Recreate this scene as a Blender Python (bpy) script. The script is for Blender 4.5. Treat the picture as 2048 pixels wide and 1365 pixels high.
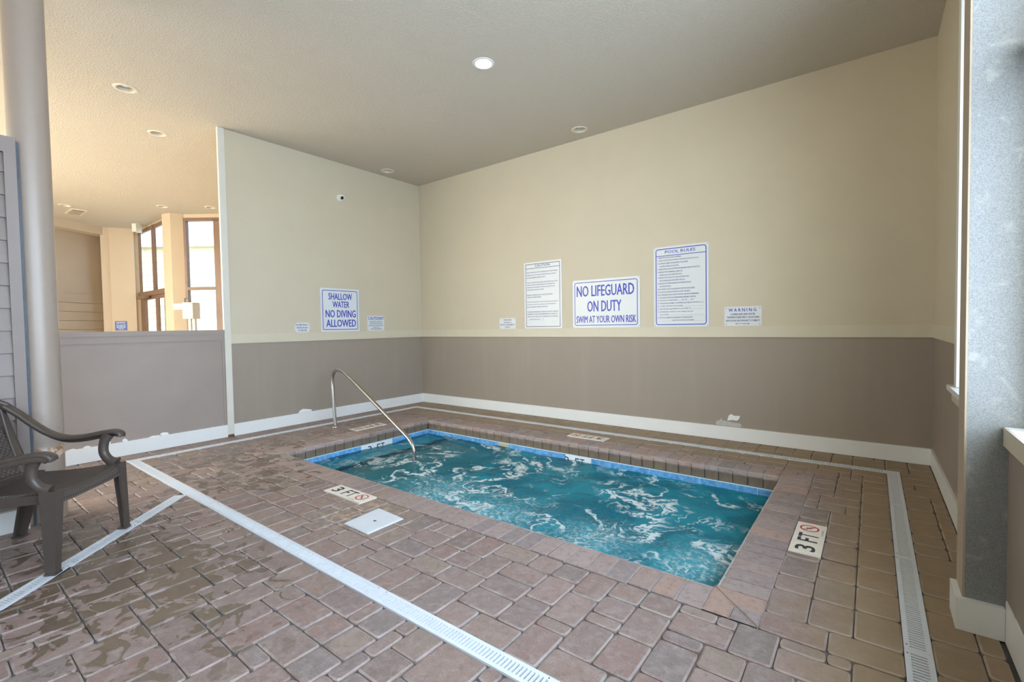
import bpy, math, random
import numpy as np
from mathutils import Vector, Matrix, noise as mn

for o in list(bpy.data.objects):
    bpy.data.objects.remove(o, do_unlink=True)
S = bpy.context.scene
COL = S.collection
R = math.radians

# ------------------------------------------------------------------ camera
CAM_F = 936.024; CAM_Y, CAM_P, CAM_R = -0.6557, -0.0321, -0.0163
CAM_C = Vector((6.0258, -5.3386, 1.2554))
_fw = Vector((math.sin(CAM_Y)*math.cos(CAM_P), math.cos(CAM_Y)*math.cos(CAM_P), math.sin(CAM_P)))
_rt = Vector((math.cos(CAM_Y), -math.sin(CAM_Y), 0)); _up = _rt.cross(_fw)
CR = _rt*math.cos(CAM_R)+_up*math.sin(CAM_R); CU = -_rt*math.sin(CAM_R)+_up*math.cos(CAM_R)
cd = bpy.data.cameras.new('camera'); cam = bpy.data.objects.new('camera', cd); COL.objects.link(cam)
cd.sensor_width = 36; cd.lens = CAM_F/2048*36; cd.clip_start = .02; cd.clip_end = 200
cam.matrix_world = Matrix(((CR.x, CU.x, -_fw.x, CAM_C.x), (CR.y, CU.y, -_fw.y, CAM_C.y), (CR.z, CU.z, -_fw.z, CAM_C.z), (0, 0, 0, 1)))
S.camera = cam

# ------------------------------------------------------------------ world, sun, daylight area lamps, exposure
SKY_STRENGTH = 3.2; EXPOSURE = 2.40
W = bpy.data.worlds.new('world'); S.world = W; W.use_nodes = True
nt = W.node_tree; bg = nt.nodes['Background']
sky = nt.nodes.new('ShaderNodeTexSky'); sky.sky_type = 'HOSEK_WILKIE'; sky.turbidity = 8.0; sky.ground_albedo = .45
sky.sun_direction = Vector((0, -.66, .75)).normalized()
nt.links.new(sky.outputs[0], bg.inputs[0]); bg.inputs[1].default_value = SKY_STRENGTH
W.cycles.sampling_method = 'NONE'     # the daylight lamps in the window openings carry the sky's light indoors
def daylight(name, loc, normal, w, h, radiance, color, spread=180):
    l = bpy.data.lights.new(name, 'AREA'); l.shape = 'RECTANGLE'; l.size = w; l.size_y = h; l.energy = radiance*math.pi*w*h; l.color = color; l.spread = R(spread)
    o = bpy.data.objects.new(name, l); COL.objects.link(o)
    z = -Vector(normal).normalized(); up = Vector((0, 0, 1)); x = up.cross(z).normalized(); y = z.cross(x)
    o.matrix_world = Matrix(((x.x, y.x, z.x, loc[0]), (x.y, y.y, z.y, loc[1]), (x.z, y.z, z.z, loc[2]), (0, 0, 0, 1)))
DAY = (.64, .80, 1.0); WARM = (1.0, .91, .76)
daylight('window_daylight', (6.535, -2.035, 2.09), (-1, 0, 0), 1.05, 2.56, .40, DAY, 125)
daylight('window_daylight', (6.535, -4.11, 2.09), (-1, 0, 0), 2.46, 2.56, 1.48, DAY, 158)
daylight('window_daylight', (6.535, -6.45, 2.09), (-1, 0, 0), 1.68, 2.56, 1.45, DAY, 163)
daylight('hall_added_lamp', (-3.9, -7.63, 1.65), (0, 1, 0), 7.9, 3.25, 1.22, WARM)  # added warm lamp, stands in for sun through unseen hall glazing
sd = bpy.data.lights.new('sun', 'SUN'); sd.energy = .7; sd.angle = R(.6); sd.color = (1, .93, .80)
so = bpy.data.objects.new('sun', sd); COL.objects.link(so); so.location = (0, -20, 25)
so.rotation_euler = Vector((.10, .62, -.78)).to_track_quat('-Z', 'Y').to_euler()
S.view_settings.view_transform = 'Standard'; S.view_settings.look = 'None'
S.view_settings.gamma = 1; S.view_settings.use_curve_mapping = False
S.view_settings.exposure = EXPOSURE
S.cycles.use_denoising = True
S.cycles.max_bounces = 10; S.cycles.diffuse_bounces = 6; S.cycles.glossy_bounces = 3; S.cycles.transmission_bounces = 5; S.cycles.transparent_max_bounces = 8
S.cycles.use_adaptive_sampling = True; S.cycles.adaptive_threshold = .05; S.cycles.adaptive_min_samples = 16
S.cycles.sample_clamp_indirect = 8

# ------------------------------------------------------------------ helpers
rnd = random.Random(7)
class MB:
    def __init__(s): s.v = []; s.f = []; s.m = []
    def add(s, vs, fs, mi=0):
        b = len(s.v); s.v += [tuple(p) for p in vs]; s.f += [tuple(b+i for i in f) for f in fs]; s.m += [mi]*len(fs)
    def box(s, a, b, mi=0):
        x0, x1 = sorted((a[0], b[0])); y0, y1 = sorted((a[1], b[1])); z0, z1 = sorted((a[2], b[2]))
        s.add([(x0,y0,z0),(x1,y0,z0),(x1,y1,z0),(x0,y1,z0),(x0,y0,z1),(x1,y0,z1),(x1,y1,z1),(x0,y1,z1)],
              [(3,2,1,0),(4,5,6,7),(0,1,5,4),(1,2,6,5),(2,3,7,6),(3,0,4,7)], mi); return s
    def prism(s, poly, z0, z1, mi=0):
        n = len(poly)
        s.add([(p[0],p[1],z0) for p in poly]+[(p[0],p[1],z1) for p in poly],
              [tuple(range(n-1,-1,-1)), tuple(range(n,2*n))]+[(i,(i+1)%n,n+(i+1)%n,n+i) for i in range(n)], mi); return s
    def tube(s, pts, r, n=10, mi=0, caps=True):
        pts = [Vector(p) for p in pts]; rs = r if isinstance(r, (list, tuple)) else [r]*len(pts)
        up = Vector((0,0,1)); rings = []; prev = None
        for i, p in enumerate(pts):
            t = (pts[min(i+1,len(pts)-1)]-pts[max(i-1,0)]).normalized()
            if prev is None:
                a = t.cross(up) if abs(t.z) < .95 else t.cross(Vector((0,1,0)))
            else: a = prev-t*prev.dot(t)
            a.normalize(); prev = a; b = t.cross(a)
            rings.append([p+(a*math.cos(2*math.pi*k/n)+b*math.sin(2*math.pi*k/n))*rs[i] for k in range(n)])
        vs = [q for rg in rings for q in rg]; fs = []
        for i in range(len(pts)-1):
            for k in range(n): fs.append((i*n+k, i*n+(k+1)%n, (i+1)*n+(k+1)%n, (i+1)*n+k))
        if caps: fs += [tuple(range(n-1,-1,-1)), tuple((len(pts)-1)*n+k for k in range(n))]
        s.add(vs, fs, mi); return s
    def sweep(s, pts, wdir, wid, thk, mi=0):
        """rectangular strip along pts; wdir(i) = width direction, thickness across"""
        pts = [Vector(p) for p in pts]; n = len(pts); vs = []
        for i, p in enumerate(pts):
            t = (pts[min(i+1,n-1)]-pts[max(i-1,0)]).normalized()
            w = Vector(wdir[i] if isinstance(wdir, list) else wdir); w = (w-t*w.dot(t)).normalized(); b = t.cross(w)
            ww = wid[i] if isinstance(wid, list) else wid; tt = thk[i] if isinstance(thk, list) else thk
            c = min(ww, tt)*.22
            for (x, y) in ((-ww/2+c,-tt/2),(ww/2-c,-tt/2),(ww/2,-tt/2+c),(ww/2,tt/2-c),(ww/2-c,tt/2),(-ww/2+c,tt/2),(-ww/2,tt/2-c),(-ww/2,-tt/2+c)):
                vs.append(p+w*x+b*y)
        fs = []
        for i in range(n-1):
            for k in range(8): fs.append((i*8+k, i*8+(k+1)%8, (i+1)*8+(k+1)%8, (i+1)*8+k))
        fs += [tuple(range(7,-1,-1)), tuple((n-1)*8+k for k in range(8))]
        s.add(vs, fs, mi); return s
    def lathe(s, prof, c=(0,0,0), n=24, mi=0, axis='z'):
        vs = []; m = len(prof)
        for k in range(n):
            a = 2*math.pi*k/n
            for (r, h) in prof:
                q = (r*math.cos(a), r*math.sin(a), h)
                if axis == 'x': q = (h, q[0], q[1])
                vs.append((c[0]+q[0], c[1]+q[1], c[2]+q[2]))
        fs = [(k*m+i, ((k+1)%n)*m+i, ((k+1)%n)*m+i+1, k*m+i+1) for k in range(n) for i in range(m-1)]
        s.add(vs, fs, mi); return s
    def mesh(s, name):
        me = bpy.data.meshes.new(name); me.from_pydata(s.v, [], s.f); me.polygons.foreach_set('material_index', s.m); me.update(); return me
    def build(s, name, mats, parent=None, smooth=False, angle=40):
        me = s.mesh(name)
        for m in (mats if isinstance(mats, (list, tuple)) else [mats]): me.materials.append(m)
        o = bpy.data.objects.new(name, me); COL.objects.link(o)
        if parent: o.parent = parent
        if smooth:
            me.polygons.foreach_set('use_smooth', [True]*len(me.polygons)); me.set_sharp_from_angle(angle=R(angle))
        return o
def tag(o, label=None, cat=None, group=None, kind=None):
    if label: o['label'] = label
    if cat: o['category'] = cat
    if group: o['group'] = group
    if kind: o['kind'] = kind
    return o
def struct(o, label=None, cat=None): return tag(o, label, cat, None, 'structure')
def empty(name, loc=(0,0,0), label=None, cat=None, group=None):
    o = bpy.data.objects.new(name, None); COL.objects.link(o); o.location = loc; o.empty_display_size = .05
    return tag(o, label, cat, group)
def frame_empty(name, origin, right, up, label=None, cat=None, group=None):
    r = Vector(right).normalized(); u = Vector(up).normalized(); n = r.cross(u)
    o = empty(name, (0,0,0), label, cat, group)
    o.matrix_world = Matrix(((r.x,u.x,n.x,origin[0]),(r.y,u.y,n.y,origin[1]),(r.z,u.z,n.z,origin[2]),(0,0,0,1))); return o

# ------------------------------------------------------------------ materials
def mat(name): 
    m = bpy.data.materials.new(name); m.use_nodes = True; return m, m.node_tree, m.node_tree.nodes['Principled BSDF']
def nd(t, kind, **kw):
    n = t.nodes.new('ShaderNode'+kind)
    for k, v in kw.items():
        if k in n.inputs: n.inputs[k].default_value = v
        else: setattr(n, k, v)
    return n
def mixc(t, fac, a, b, blend='MIX'):
    n = t.nodes.new('ShaderNodeMix'); n.data_type = 'RGBA'; n.blend_type = blend
    for sock, v in ((n.inputs[0], fac), (n.inputs[6], a), (n.inputs[7], b)):
        if isinstance(v, bpy.types.NodeSocket): t.links.new(v, sock)
        elif isinstance(v, (int, float)): sock.default_value = v
        else: sock.default_value = (*v, 1)
    return n.outputs[2]
def mth(t, op, a, b=None, c=None, clamp=False):
    n = t.nodes.new('ShaderNodeMath'); n.operation = op; n.use_clamp = clamp
    for i, v in enumerate((a, b, c)):
        if v is None: continue
        if isinstance(v, bpy.types.NodeSocket): t.links.new(v, n.inputs[i])
        else: n.inputs[i].default_value = v
    return n.outputs[0]
def sstep(t, v, lo, hi):
    n = t.nodes.new('ShaderNodeMapRange'); n.interpolation_type = 'SMOOTHSTEP'
    t.links.new(v, n.inputs[0]); n.inputs[1].default_value = lo; n.inputs[2].default_value = hi; return n.outputs[0]
def pos(t): return t.nodes.new('ShaderNodeNewGeometry').outputs['Position']
def objc(t): return t.nodes.new('ShaderNodeTexCoord').outputs['Object']
def noi(t, vec, scale, detail=3, rough=.5, dist=0, sc=None):
    if sc:
        m = nd(t, 'Mapping'); m.inputs['Scale'].default_value = sc; t.links.new(vec, m.inputs[0]); vec = m.outputs[0]
    n = nd(t, 'TexNoise', Scale=scale, Detail=detail, Roughness=rough, Distortion=dist); t.links.new(vec, n.inputs['Vector']); return n.outputs[0]
def bump(t, h, b, strength=.3, dist=.002):
    n = nd(t, 'Bump', Strength=strength, Distance=dist); t.links.new(h, n.inputs['Height']); t.links.new(n.outputs[0], b.inputs['Normal'])
def plain(name, col, rough=.5, var=.06, vscale=6, bumps=None, metal=0, spec=.5):
    m, t, b = mat(name); p = pos(t)
    n = noi(t, p, vscale, 2)
    dark = tuple(c*(1-var*2) for c in col)
    t.links.new(mixc(t, n, tuple(c*(1+var) for c in col), dark), b.inputs['Base Color'])
    b.inputs['Roughness'].default_value = rough; b.inputs['Metallic'].default_value = metal; b.inputs['Specular IOR Level'].default_value = spec
    if bumps: bump(t, noi(t, p, bumps[0], 1), b, bumps[1], bumps[2])
    return m
CREAM = (.60, .53, .395); TAUPE = (.315, .262, .212)
def two_tone():
    m, t, b = mat('two_tone_wall_paint'); p = pos(t)
    sx = nd(t, 'SeparateXYZ'); t.links.new(p, sx.inputs[0])
    up = mth(t, 'GREATER_THAN', sx.outputs[2], 1.105)
    n = noi(t, p, 2.2, 3, .6); n2 = noi(t, p, 1.0, 2, .6, 0, (6, 6, .6))
    lo = mixc(t, sstep(t, n2, .45, .8), TAUPE, tuple(c*1.06 for c in TAUPE))
    c = mixc(t, up, lo, CREAM); c = mixc(t, mth(t, 'MULTIPLY', n, .16), c, (.25, .2, .15))
    t.links.new(c, b.inputs['Base Color']); b.inputs['Roughness'].default_value = .55
    return m
def ceiling_mat():
    m, t, b = mat('knockdown_ceiling_paint'); p = pos(t)
    n = noi(t, p, 75, 2, .6, 0)
    h = sstep(t, n, .40, .66)
    c = mixc(t, noi(t, p, .7, 3), (.58, .53, .445), (.535, .485, .405)); t.links.new(c, b.inputs['Base Color'])
    b.inputs['Roughness'].default_value = .75; bump(t, h, b, .42, .006); return m
def paver_mat(name, edge=0.0, coping=False):
    m, t, b = mat(name); p = pos(t); g = t.nodes.new('ShaderNodeNewGeometry'); oi = nd(t, 'ObjectInfo')
    r = mth(t, 'FRACT', mth(t, 'ADD', g.outputs['Random Per Island'], mth(t, 'MULTIPLY', oi.outputs['Random'], 7.31)))
    cr = nd(t, 'ValToRGB'); t.links.new(r, cr.inputs[0]); e = cr.color_ramp.elements
    cols = [(.240,.155,.130),(.290,.208,.178),(.205,.147,.127),(.275,.210,.165),(.250,.160,.135),(.205,.166,.152),(.295,.198,.168)] if not coping else \
           [(.290,.215,.195),(.370,.275,.250),(.235,.190,.185),(.370,.240,.190),(.310,.250,.235)]
    e[0].position = 0; e[0].color = (*cols[0], 1); e[1].position = 1; e[1].color = (*cols[-1], 1)
    for i, c in enumerate(cols[1:-1]): x = e.new((i+1)/(len(cols)-1)); x.color = (*c, 1)
    n1 = noi(t, p, 28, 3, .65); n2 = noi(t, p, 9, 2, .6); n3 = noi(t, p, 160, 1, .6)
    c = mixc(t, mth(t, 'MULTIPLY', sstep(t, noi(t, p, 17, 3, .7), .42, .70), .55), cr.outputs[0], (.35, .275, .248))
    c = mixc(t, mth(t, 'MULTIPLY', sstep(t, n1, .46, .74), .55), c, (.150, .105, .092))
    c = mixc(t, mth(t, 'MULTIPLY', sstep(t, n3, .5, .8), .25), c, (.48, .41, .36))
    # mineral haze and wet/algae stains with shapes of their own
    haze = sstep(t, noi(t, p, 5.5, 3, .7, .4), .62, .78)
    c = mixc(t, mth(t, 'MULTIPLY', haze, .35), c, (.52, .47, .43))
    sx = nd(t, 'SeparateXYZ'); t.links.new(p, sx.inputs[0])
    def gauss(x0, y0, rx, ry):
        a = mth(t, 'POWER', mth(t, 'DIVIDE', mth(t, 'SUBTRACT', sx.outputs[0], x0), rx), 2)
        bb = mth(t, 'POWER', mth(t, 'DIVIDE', mth(t, 'SUBTRACT', sx.outputs[1], y0), ry), 2)
        return mth(t, 'EXPONENT', mth(t, 'MULTIPLY', mth(t, 'ADD', a, bb), -1))
    reg = mth(t, 'ADD', mth(t, 'ADD', gauss(2.6, -4.75, .85, .5), mth(t, 'MULTIPLY', gauss(1.6, -3.55, .9, .6), .8)), mth(t, 'ADD', mth(t, 'MULTIPLY', gauss(3.4, -4.55, .7, .45), .55), mth(t, 'MULTIPLY', gauss(.7, -2.6, .5, 1.4), .5)))
    wn = noi(t, p, 6.5, 3, .55, 1.2)
    wn2 = mth(t, 'ADD', wn, mth(t, 'MULTIPLY', mth(t, 'MINIMUM', reg, 1.0), .26))
    wet = mth(t, 'MULTIPLY', sstep(t, wn2, .668, .69), mth(t, 'MINIMUM', mth(t, 'MULTIPLY', reg, 3.0), 1.0))
    c = mixc(t, mth(t, 'MULTIPLY', wet, .72), c, (.100, .072, .043))
    if coping:
        sn = nd(t, 'SeparateXYZ'); t.links.new(g.outputs['Normal'], sn.inputs[0])
        rim = mth(t, 'MULTIPLY', sstep(t, mth(t, 'SUBTRACT', mth(t, 'MULTIPLY', sx.outputs[2], -1), mth(t, 'MULTIPLY', noi(t, p, 14, 1), .03)), .022, .045), .88)
        c = mixc(t, rim, c, mixc(t, noi(t, p, 22, 2, .6, 0, (1, 1, .3)), (.12, .085, .055), (.25, .18, .12)))
    # yellow efflorescence around the skimmer lid, ochre deck along the right edge
    yel = mth(t, 'MULTIPLY', gauss(3.25, -3.5, .32, .26), sstep(t, noi(t, p, 16, 2, .7), .48, .62))
    c = mixc(t, mth(t, 'MULTIPLY', yel, .75), c, (.50, .40, .22))
    och = mth(t, 'MULTIPLY', sstep(t, mth(t, 'MAXIMUM', mth(t, 'SUBTRACT', sx.outputs[0], 5.72), mth(t, 'ADD', sx.outputs[1], .86)), -.05, .35), .75)
    c = mixc(t, och, c, mixc(t, n2, (.27, .185, .095), (.35, .255, .145)))
    if edge: c = mixc(t, mth(t, 'MULTIPLY', sstep(t, noi(t, p, 7, 2), .35, .62), edge), c, (.60, .53, .49))
    t.links.new(c, b.inputs['Base Color'])
    t.links.new(mth(t, 'SUBTRACT', .62, mth(t, 'MULTIPLY', wet, .36)), b.inputs['Roughness'])
    bump(t, noi(t, p, 70, 2, .7), b, .5, .0035); return m
def glass_mat():
    m, t, b = mat('window_glass'); t.nodes.remove(b); out = t.nodes['Material Output']
    a = nd(t, 'BsdfTransparent'); a.inputs[0].default_value = (.95, .97, .96, 1); g = nd(t, 'BsdfGlossy', Roughness=.02)
    f = nd(t, 'LayerWeight', Blend=.5); mx = nd(t, 'MixShader'); t.links.new(mth(t, 'ADD', mth(t, 'MULTIPLY', mth(t, 'POWER', f.outputs[1], 5), .6), .04), mx.inputs[0])
    t.links.new(a.outputs[0], mx.inputs[1]); t.links.new(g.outputs[0], mx.inputs[2]); t.links.new(mx.outputs[0], out.inputs[0]); return m
def water_mat():
    m, t, b = mat('spa_water'); t.nodes.remove(b); out = t.nodes['Material Output']; p = pos(t)
    sx = nd(t, 'SeparateXYZ'); t.links.new(p, sx.inputs[0])
    # warped coordinates give the foam its torn streaks
    wz = nd(t, 'TexNoise', Scale=1.7, Detail=3.0); t.links.new(p, wz.inputs['Vector'])
    vm = nd(t, 'VectorMath'); vm.operation = 'MULTIPLY_ADD'; t.links.new(wz.outputs['Color'], vm.inputs[0]); vm.inputs[1].default_value = (1.1, 1.1, 0); t.links.new(p, vm.inputs[2])
    def ridge(scale, detail, w):
        n = noi(t, vm.outputs[0], scale, detail, .6)
        return sstep(t, mth(t, 'MULTIPLY', mth(t, 'ABSOLUTE', mth(t, 'SUBTRACT', n, .5)), -1), -w, -w*.35)
    reg = noi(t, p, 1.6, 3, .5)
    big = mth(t, 'MULTIPLY', ridge(2.0, 4, .040), sstep(t, reg, .40, .56))
    small = mth(t, 'MULTIPLY', ridge(5.0, 4, .028), sstep(t, noi(t, p, 2.6, 3), .50, .66))
    brk = sstep(t, noi(t, p, 26, 2, .6), .36, .52)
    foam = mth(t, 'MULTIPLY', mth(t, 'MAXIMUM', big, mth(t, 'MULTIPLY', small, .8)), brk)
    def gauss(x0, y0, r):
        a = mth(t, 'POWER', mth(t, 'SUBTRACT', sx.outputs[0], x0), 2); bb = mth(t, 'POWER', mth(t, 'SUBTRACT', sx.outputs[1], y0), 2)
        return mth(t, 'EXPONENT', mth(t, 'DIVIDE', mth(t, 'ADD', a, bb), -r*r))
    jets = mth(t, 'MAXIMUM', mth(t, 'MAXIMUM', gauss(3.05, -2.62, .30), gauss(3.75, -2.72, .34)), mth(t, 'MAXIMUM', gauss(4.55, -2.6, .26), gauss(5.25, -2.55, .24)))
    froth = mth(t, 'MULTIPLY', mth(t, 'MULTIPLY', jets, sstep(t, noi(t, p, 30, 3, .75), .44, .70)), .75)
    foam = mth(t, 'MAXIMUM', foam, froth, clamp=True)
    calm = sstep(t, sx.outputs[0], 1.5, 2.2)
    foam = mth(t, 'MULTIPLY', foam, mth(t, 'ADD', mth(t, 'MULTIPLY', calm, .7), .3))
    nb = noi(t, p, 13, 3, .6, .5); nb2 = noi(t, p, 34, 1, .5)
    bp = nd(t, 'Bump', Strength=.5, Distance=.03); t.links.new(mth(t, 'ADD', nb, mth(t, 'MULTIPLY', nb2, .25)), bp.inputs['Height'])
    teal = mixc(t, sstep(t, noi(t, p, 2.4, 3, .5, .8), .35, .65), (.004, .165, .235), (.020, .290, .375))
    teal = mixc(t, mth(t, 'MULTIPLY', jets, .55), teal, (.16, .48, .54))
    dif = nd(t, 'BsdfDiffuse'); t.links.new(teal, dif.inputs[0]); t.links.new(bp.outputs[0], dif.inputs['Normal'])
    ref = nd(t, 'BsdfRefraction', IOR=1.33, Roughness=0.0); ref.inputs[0].default_value = (.45, .88, .95, 1); t.links.new(bp.outputs[0], ref.inputs['Normal'])
    m1 = nd(t, 'MixShader'); t.links.new(mth(t, 'ADD', mth(t, 'MULTIPLY', sstep(t, sx.outputs[0], 1.9, 3.0), .50), .20), m1.inputs[0]); t.links.new(ref.outputs[0], m1.inputs[1]); t.links.new(dif.outputs[0], m1.inputs[2])
    gl = nd(t, 'BsdfGlossy', Roughness=.04); t.links.new(bp.outputs[0], gl.inputs['Normal'])
    fr = nd(t, 'Fresnel', IOR=1.27); t.links.new(bp.outputs[0], fr.inputs['Normal'])
    m2 = nd(t, 'MixShader'); t.links.new(mth(t, 'MULTIPLY', fr.outputs[0], .62), m2.inputs[0]); t.links.new(m1.outputs[0], m2.inputs[1]); t.links.new(gl.outputs[0], m2.inputs[2])
    fd = nd(t, 'BsdfDiffuse'); fd.inputs[0].default_value = (.80, .82, .80, 1)
    m3 = nd(t, 'MixShader'); t.links.new(mth(t, 'MULTIPLY', foam, .74), m3.inputs[0]); t.links.new(m2.outputs[0], m3.inputs[1]); t.links.new(fd.outputs[0], m3.inputs[2])
    t.links.new(m3.outputs[0], out.inputs[0]); return m
def weave_mat(name, s):
    m, t, b = mat(name); p = objc(t); mp = nd(t, 'Mapping'); mp.inputs['Scale'].default_value = s; t.links.new(p, mp.inputs[0])
    ck = nd(t, 'TexChecker', Scale=1.0); t.links.new(mp.outputs[0], ck.inputs[0])
    w1 = nd(t, 'TexWave', Scale=.5); w1.bands_direction = 'X'; w2 = nd(t, 'TexWave', Scale=.5); w2.bands_direction = 'Z' if 'back' in name else 'Y'
    for w in (w1, w2): t.links.new(mp.outputs[0], w.inputs['Vector'])
    h = mth(t, 'MULTIPLY', w1.outputs[1], w2.outputs[1]); h2 = mth(t, 'ADD', h, mth(t, 'MULTIPLY', ck.outputs[1], .5))
    t.links.new(mixc(t, sstep(t, h2, .05, .8), (.035, .026, .021), (.115, .085, .068)), b.inputs['Base Color'])
    b.inputs['Roughness'].default_value = .45; bump(t, h2, b, .9, .004); return m
def column_mat():
    m, t, b = mat('painted_column_paint'); p = objc(t); sx = nd(t, 'SeparateXYZ'); t.links.new(p, sx.inputs[0])
    z = sx.outputs[2]
    n = noi(t, p, 20, 4, .6); c = mixc(t, n, (.335, .268, .218), (.305, .245, .198))
    lump = sstep(t, mth(t, 'MULTIPLY', mth(t, 'ABSOLUTE', mth(t, 'SUBTRACT', z, .62)), -1), -.16, -.08)
    zb = sstep(t, mth(t, 'MULTIPLY', mth(t, 'ABSOLUTE', mth(t, 'SUBTRACT', z, .455)), -1), -.055, -.02)
    ang = sstep(t, mth(t, 'ADD', mth(t, 'MULTIPLY', sx.outputs[0], .8), mth(t, 'MULTIPLY', sx.outputs[1], .6)), -.03, .03)
    rust = mth(t, 'MULTIPLY', mth(t, 'MULTIPLY', zb, ang), sstep(t, noi(t, p, 26, 4, .7), .47, .55))
    bare = mth(t, 'MULTIPLY', mth(t, 'MULTIPLY', zb, ang), sstep(t, noi(t, p, 17, 4, .7), .40, .47))
    c = mixc(t, mth(t, 'MULTIPLY', bare, .7), c, (.62, .52, .42)); c = mixc(t, rust, c, mixc(t, n, (.42, .17, .035), (.24, .09, .02)))
    t.links.new(c, b.inputs['Base Color']); b.inputs['Roughness'].default_value = .33
    bump(t, mth(t, 'MULTIPLY', mth(t, 'ADD', lump, .15), noi(t, p, 70, 4, .7)), b, .35, .006); return m
def post_mat():
    m, t, b = mat('speckled_grey_coating'); p = pos(t); n = noi(t, p, 240, 2, .7); n2 = noi(t, p, 14, 4, .6, .4); n3 = noi(t, p, 380, 2)
    c = mixc(t, sstep(t, n, .35, .7), (.285, .295, .295), (.185, .195, .20)); c = mixc(t, mth(t, 'MULTIPLY', sstep(t, n2, .55, .72), .5), c, (.41, .41, .39))
    t.links.new(c, b.inputs['Base Color']); b.inputs['Roughness'].default_value = .42; bump(t, n3, b, .35, .001); return m

M = {}
M['wall'] = two_tone(); M['ceil'] = ceiling_mat()
M['cream'] = plain('cream_paint', CREAM, .5, .03); M['creamtrim'] = plain('pale_cream_trim_paint', (.61, .55, .42), .45, .03)
M['taupe'] = plain('taupe_paint', (.325, .268, .232), .5, .06, 3)
M['paletrim'] = plain('pale_trim_paint', (.66, .63, .55), .45, .03); M['white'] = plain('white_trim_paint', (.77, .77, .75), .4, .025, 5)
M['gray_wood'] = plain('grey_taupe_partition_paint', (.215, .170, .145), .5, .06, 5)
M['farwall'] = plain('warm_tan_paint', (.42, .34, .25), .6, .04, 2)
M['pil'] = plain('peach_tan_paint', (.58, .47, .335), .6, .03, 2)
M['bronze'] = plain('bronze_window_frame', (.22, .13, .085), .45, .05)
M['dark'] = plain('dark_window_frame', (.10, .085, .10), .45, .05)
M['paver'] = paver_mat('tumbled_paver'); M['paver_edge'] = paver_mat('tumbled_paver_edge', .24); M['coping'] = paver_mat('bullnose_coping_brick', 0, True)
M['joint'] = plain('joint_sand', (.15, .125, .11), .9, .42, 5)
M['mortar'] = plain('pale_mortar', (.43, .39, .36), .9, .3, 12); M['concrete'] = plain('pale_deck_floor', (.60, .50, .38), .7, .06, 2)
M['pave'] = plain('outdoor_paving', (.42, .42, .41), .9, .1, 1); M['glass'] = glass_mat(); M['water'] = water_mat()
M['plaster'] = plain('pool_plaster', (.36, .72, .82), .6, .05, 3)
M['tile'] = plain('blue_glazed_tile', (.17, .44, .80), .15, .35, 30); M['tilew'] = plain('white_glazed_tile', (.78, .82, .84), .2, .03)
M['grout'] = plain('pale_grout', (.72, .80, .86), .8, .05, 20); M['beige'] = plain('beige_tile', (.55, .48, .34), .4, .05, 20)
M['step'] = plain('dark_step_edge_tile', (.004, .008, .014), .3, .1, 20)
M['marker'] = plain('cream_ceramic_marker', (.78, .71, .61), .3, .03, 15)
M['ink'] = plain('charcoal_glaze', (.035, .035, .042), .4, .02); M['red'] = plain('red_glaze', (.55, .035, .04), .4, .02)
M['drain'] = plain('white_drain_plastic', (.66, .68, .71), .45, .03, 12); M['drain_in'] = plain('drain_channel_shadowed_plastic', (.07, .08, .10), .8, .1, 12)
M['steel'] = plain('brushed_stainless', (.52, .50, .48), .24, .03, 30, None, 1.0)
M['sign'] = plain('white_sign_plastic', (.68, .70, .71), .35, .015, 3); M['blue'] = plain('blue_sign_ink', (.022, .045, .42), .4, .02)
M['navy'] = plain('navy_sign_ink', (.022, .028, .17), .4, .02); M['screw'] = plain('screw_metal', (.18, .16, .14), .4, .05, 20, None, .8)
M['notice'] = plain('blue_notice_plastic', (.02, .09, .34), .4, .03)
M['lamp_trim'] = plain('lamp_trim_enamel', (.74, .68, .56), .35, .02); M['lamp_in'] = plain('lamp_baffle', (.62, .56, .46), .4, .03)
M['bulb_off'] = plain('frosted_bulb', (.70, .68, .60), .25, .02)
M['cam_white'] = plain('camera_plastic', (.78, .76, .68), .35, .02); M['cam_black'] = plain('camera_dome', (.006, .006, .006), .05, .02)
M['chair'] = plain('brown_resin', (.074, .056, .045), .40, .10, 25); M['seatw'] = weave_mat('woven_seat_resin', (120, 120, 0)); M['backw'] = weave_mat('woven_back_resin', (80, 0, 80))
M['column'] = column_mat(); M['post'] = post_mat()
M['siding'] = plain('pale_green_siding', (.66, .68, .52), .7, .04, 2); M['roof'] = plain('roof_shingle', (.60, .57, .50), .8, .06, 4)
M['lift'] = plain('lift_plastic', (.62, .58, .48), .4, .03); M['vent'] = plain('vent_metal', (.45, .37, .27), .5, .04); M['ventdk'] = plain('vent_painted_shade', (.06, .05, .04), .8, .05)
M['exit'] = plain('exit_face', (.72, .30, .25), .4, .03); M['grass'] = plain('lawn', (.30, .36, .16), .9, .3, 8); M['leaf'] = plain('leaf', (.22, .45, .06), .5, .2, 30)
M['rustw'] = plain('rotten_wood', (.16, .085, .05), .9, .3, 60); M['plasterbare'] = plain('bare_plaster', (.80, .79, .76), .8, .04, 20); M['plastergray'] = plain('scuffed_plaster', (.52, .49, .45), .8, .2, 50)
m, t, b = mat('lit_lamp_glow'); b.inputs['Emission Color'].default_value = (.90, .95, 1, 1); b.inputs['Emission Strength'].default_value = 14; b.inputs['Base Color'].default_value = (.9, .9, .9, 1); m.cycles.emission_sampling = 'NONE'; M['glow'] = m

H = 3.6165; RB, RT = 1.0995, 1.212; BB = .1432; XW = 6.447

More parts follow.
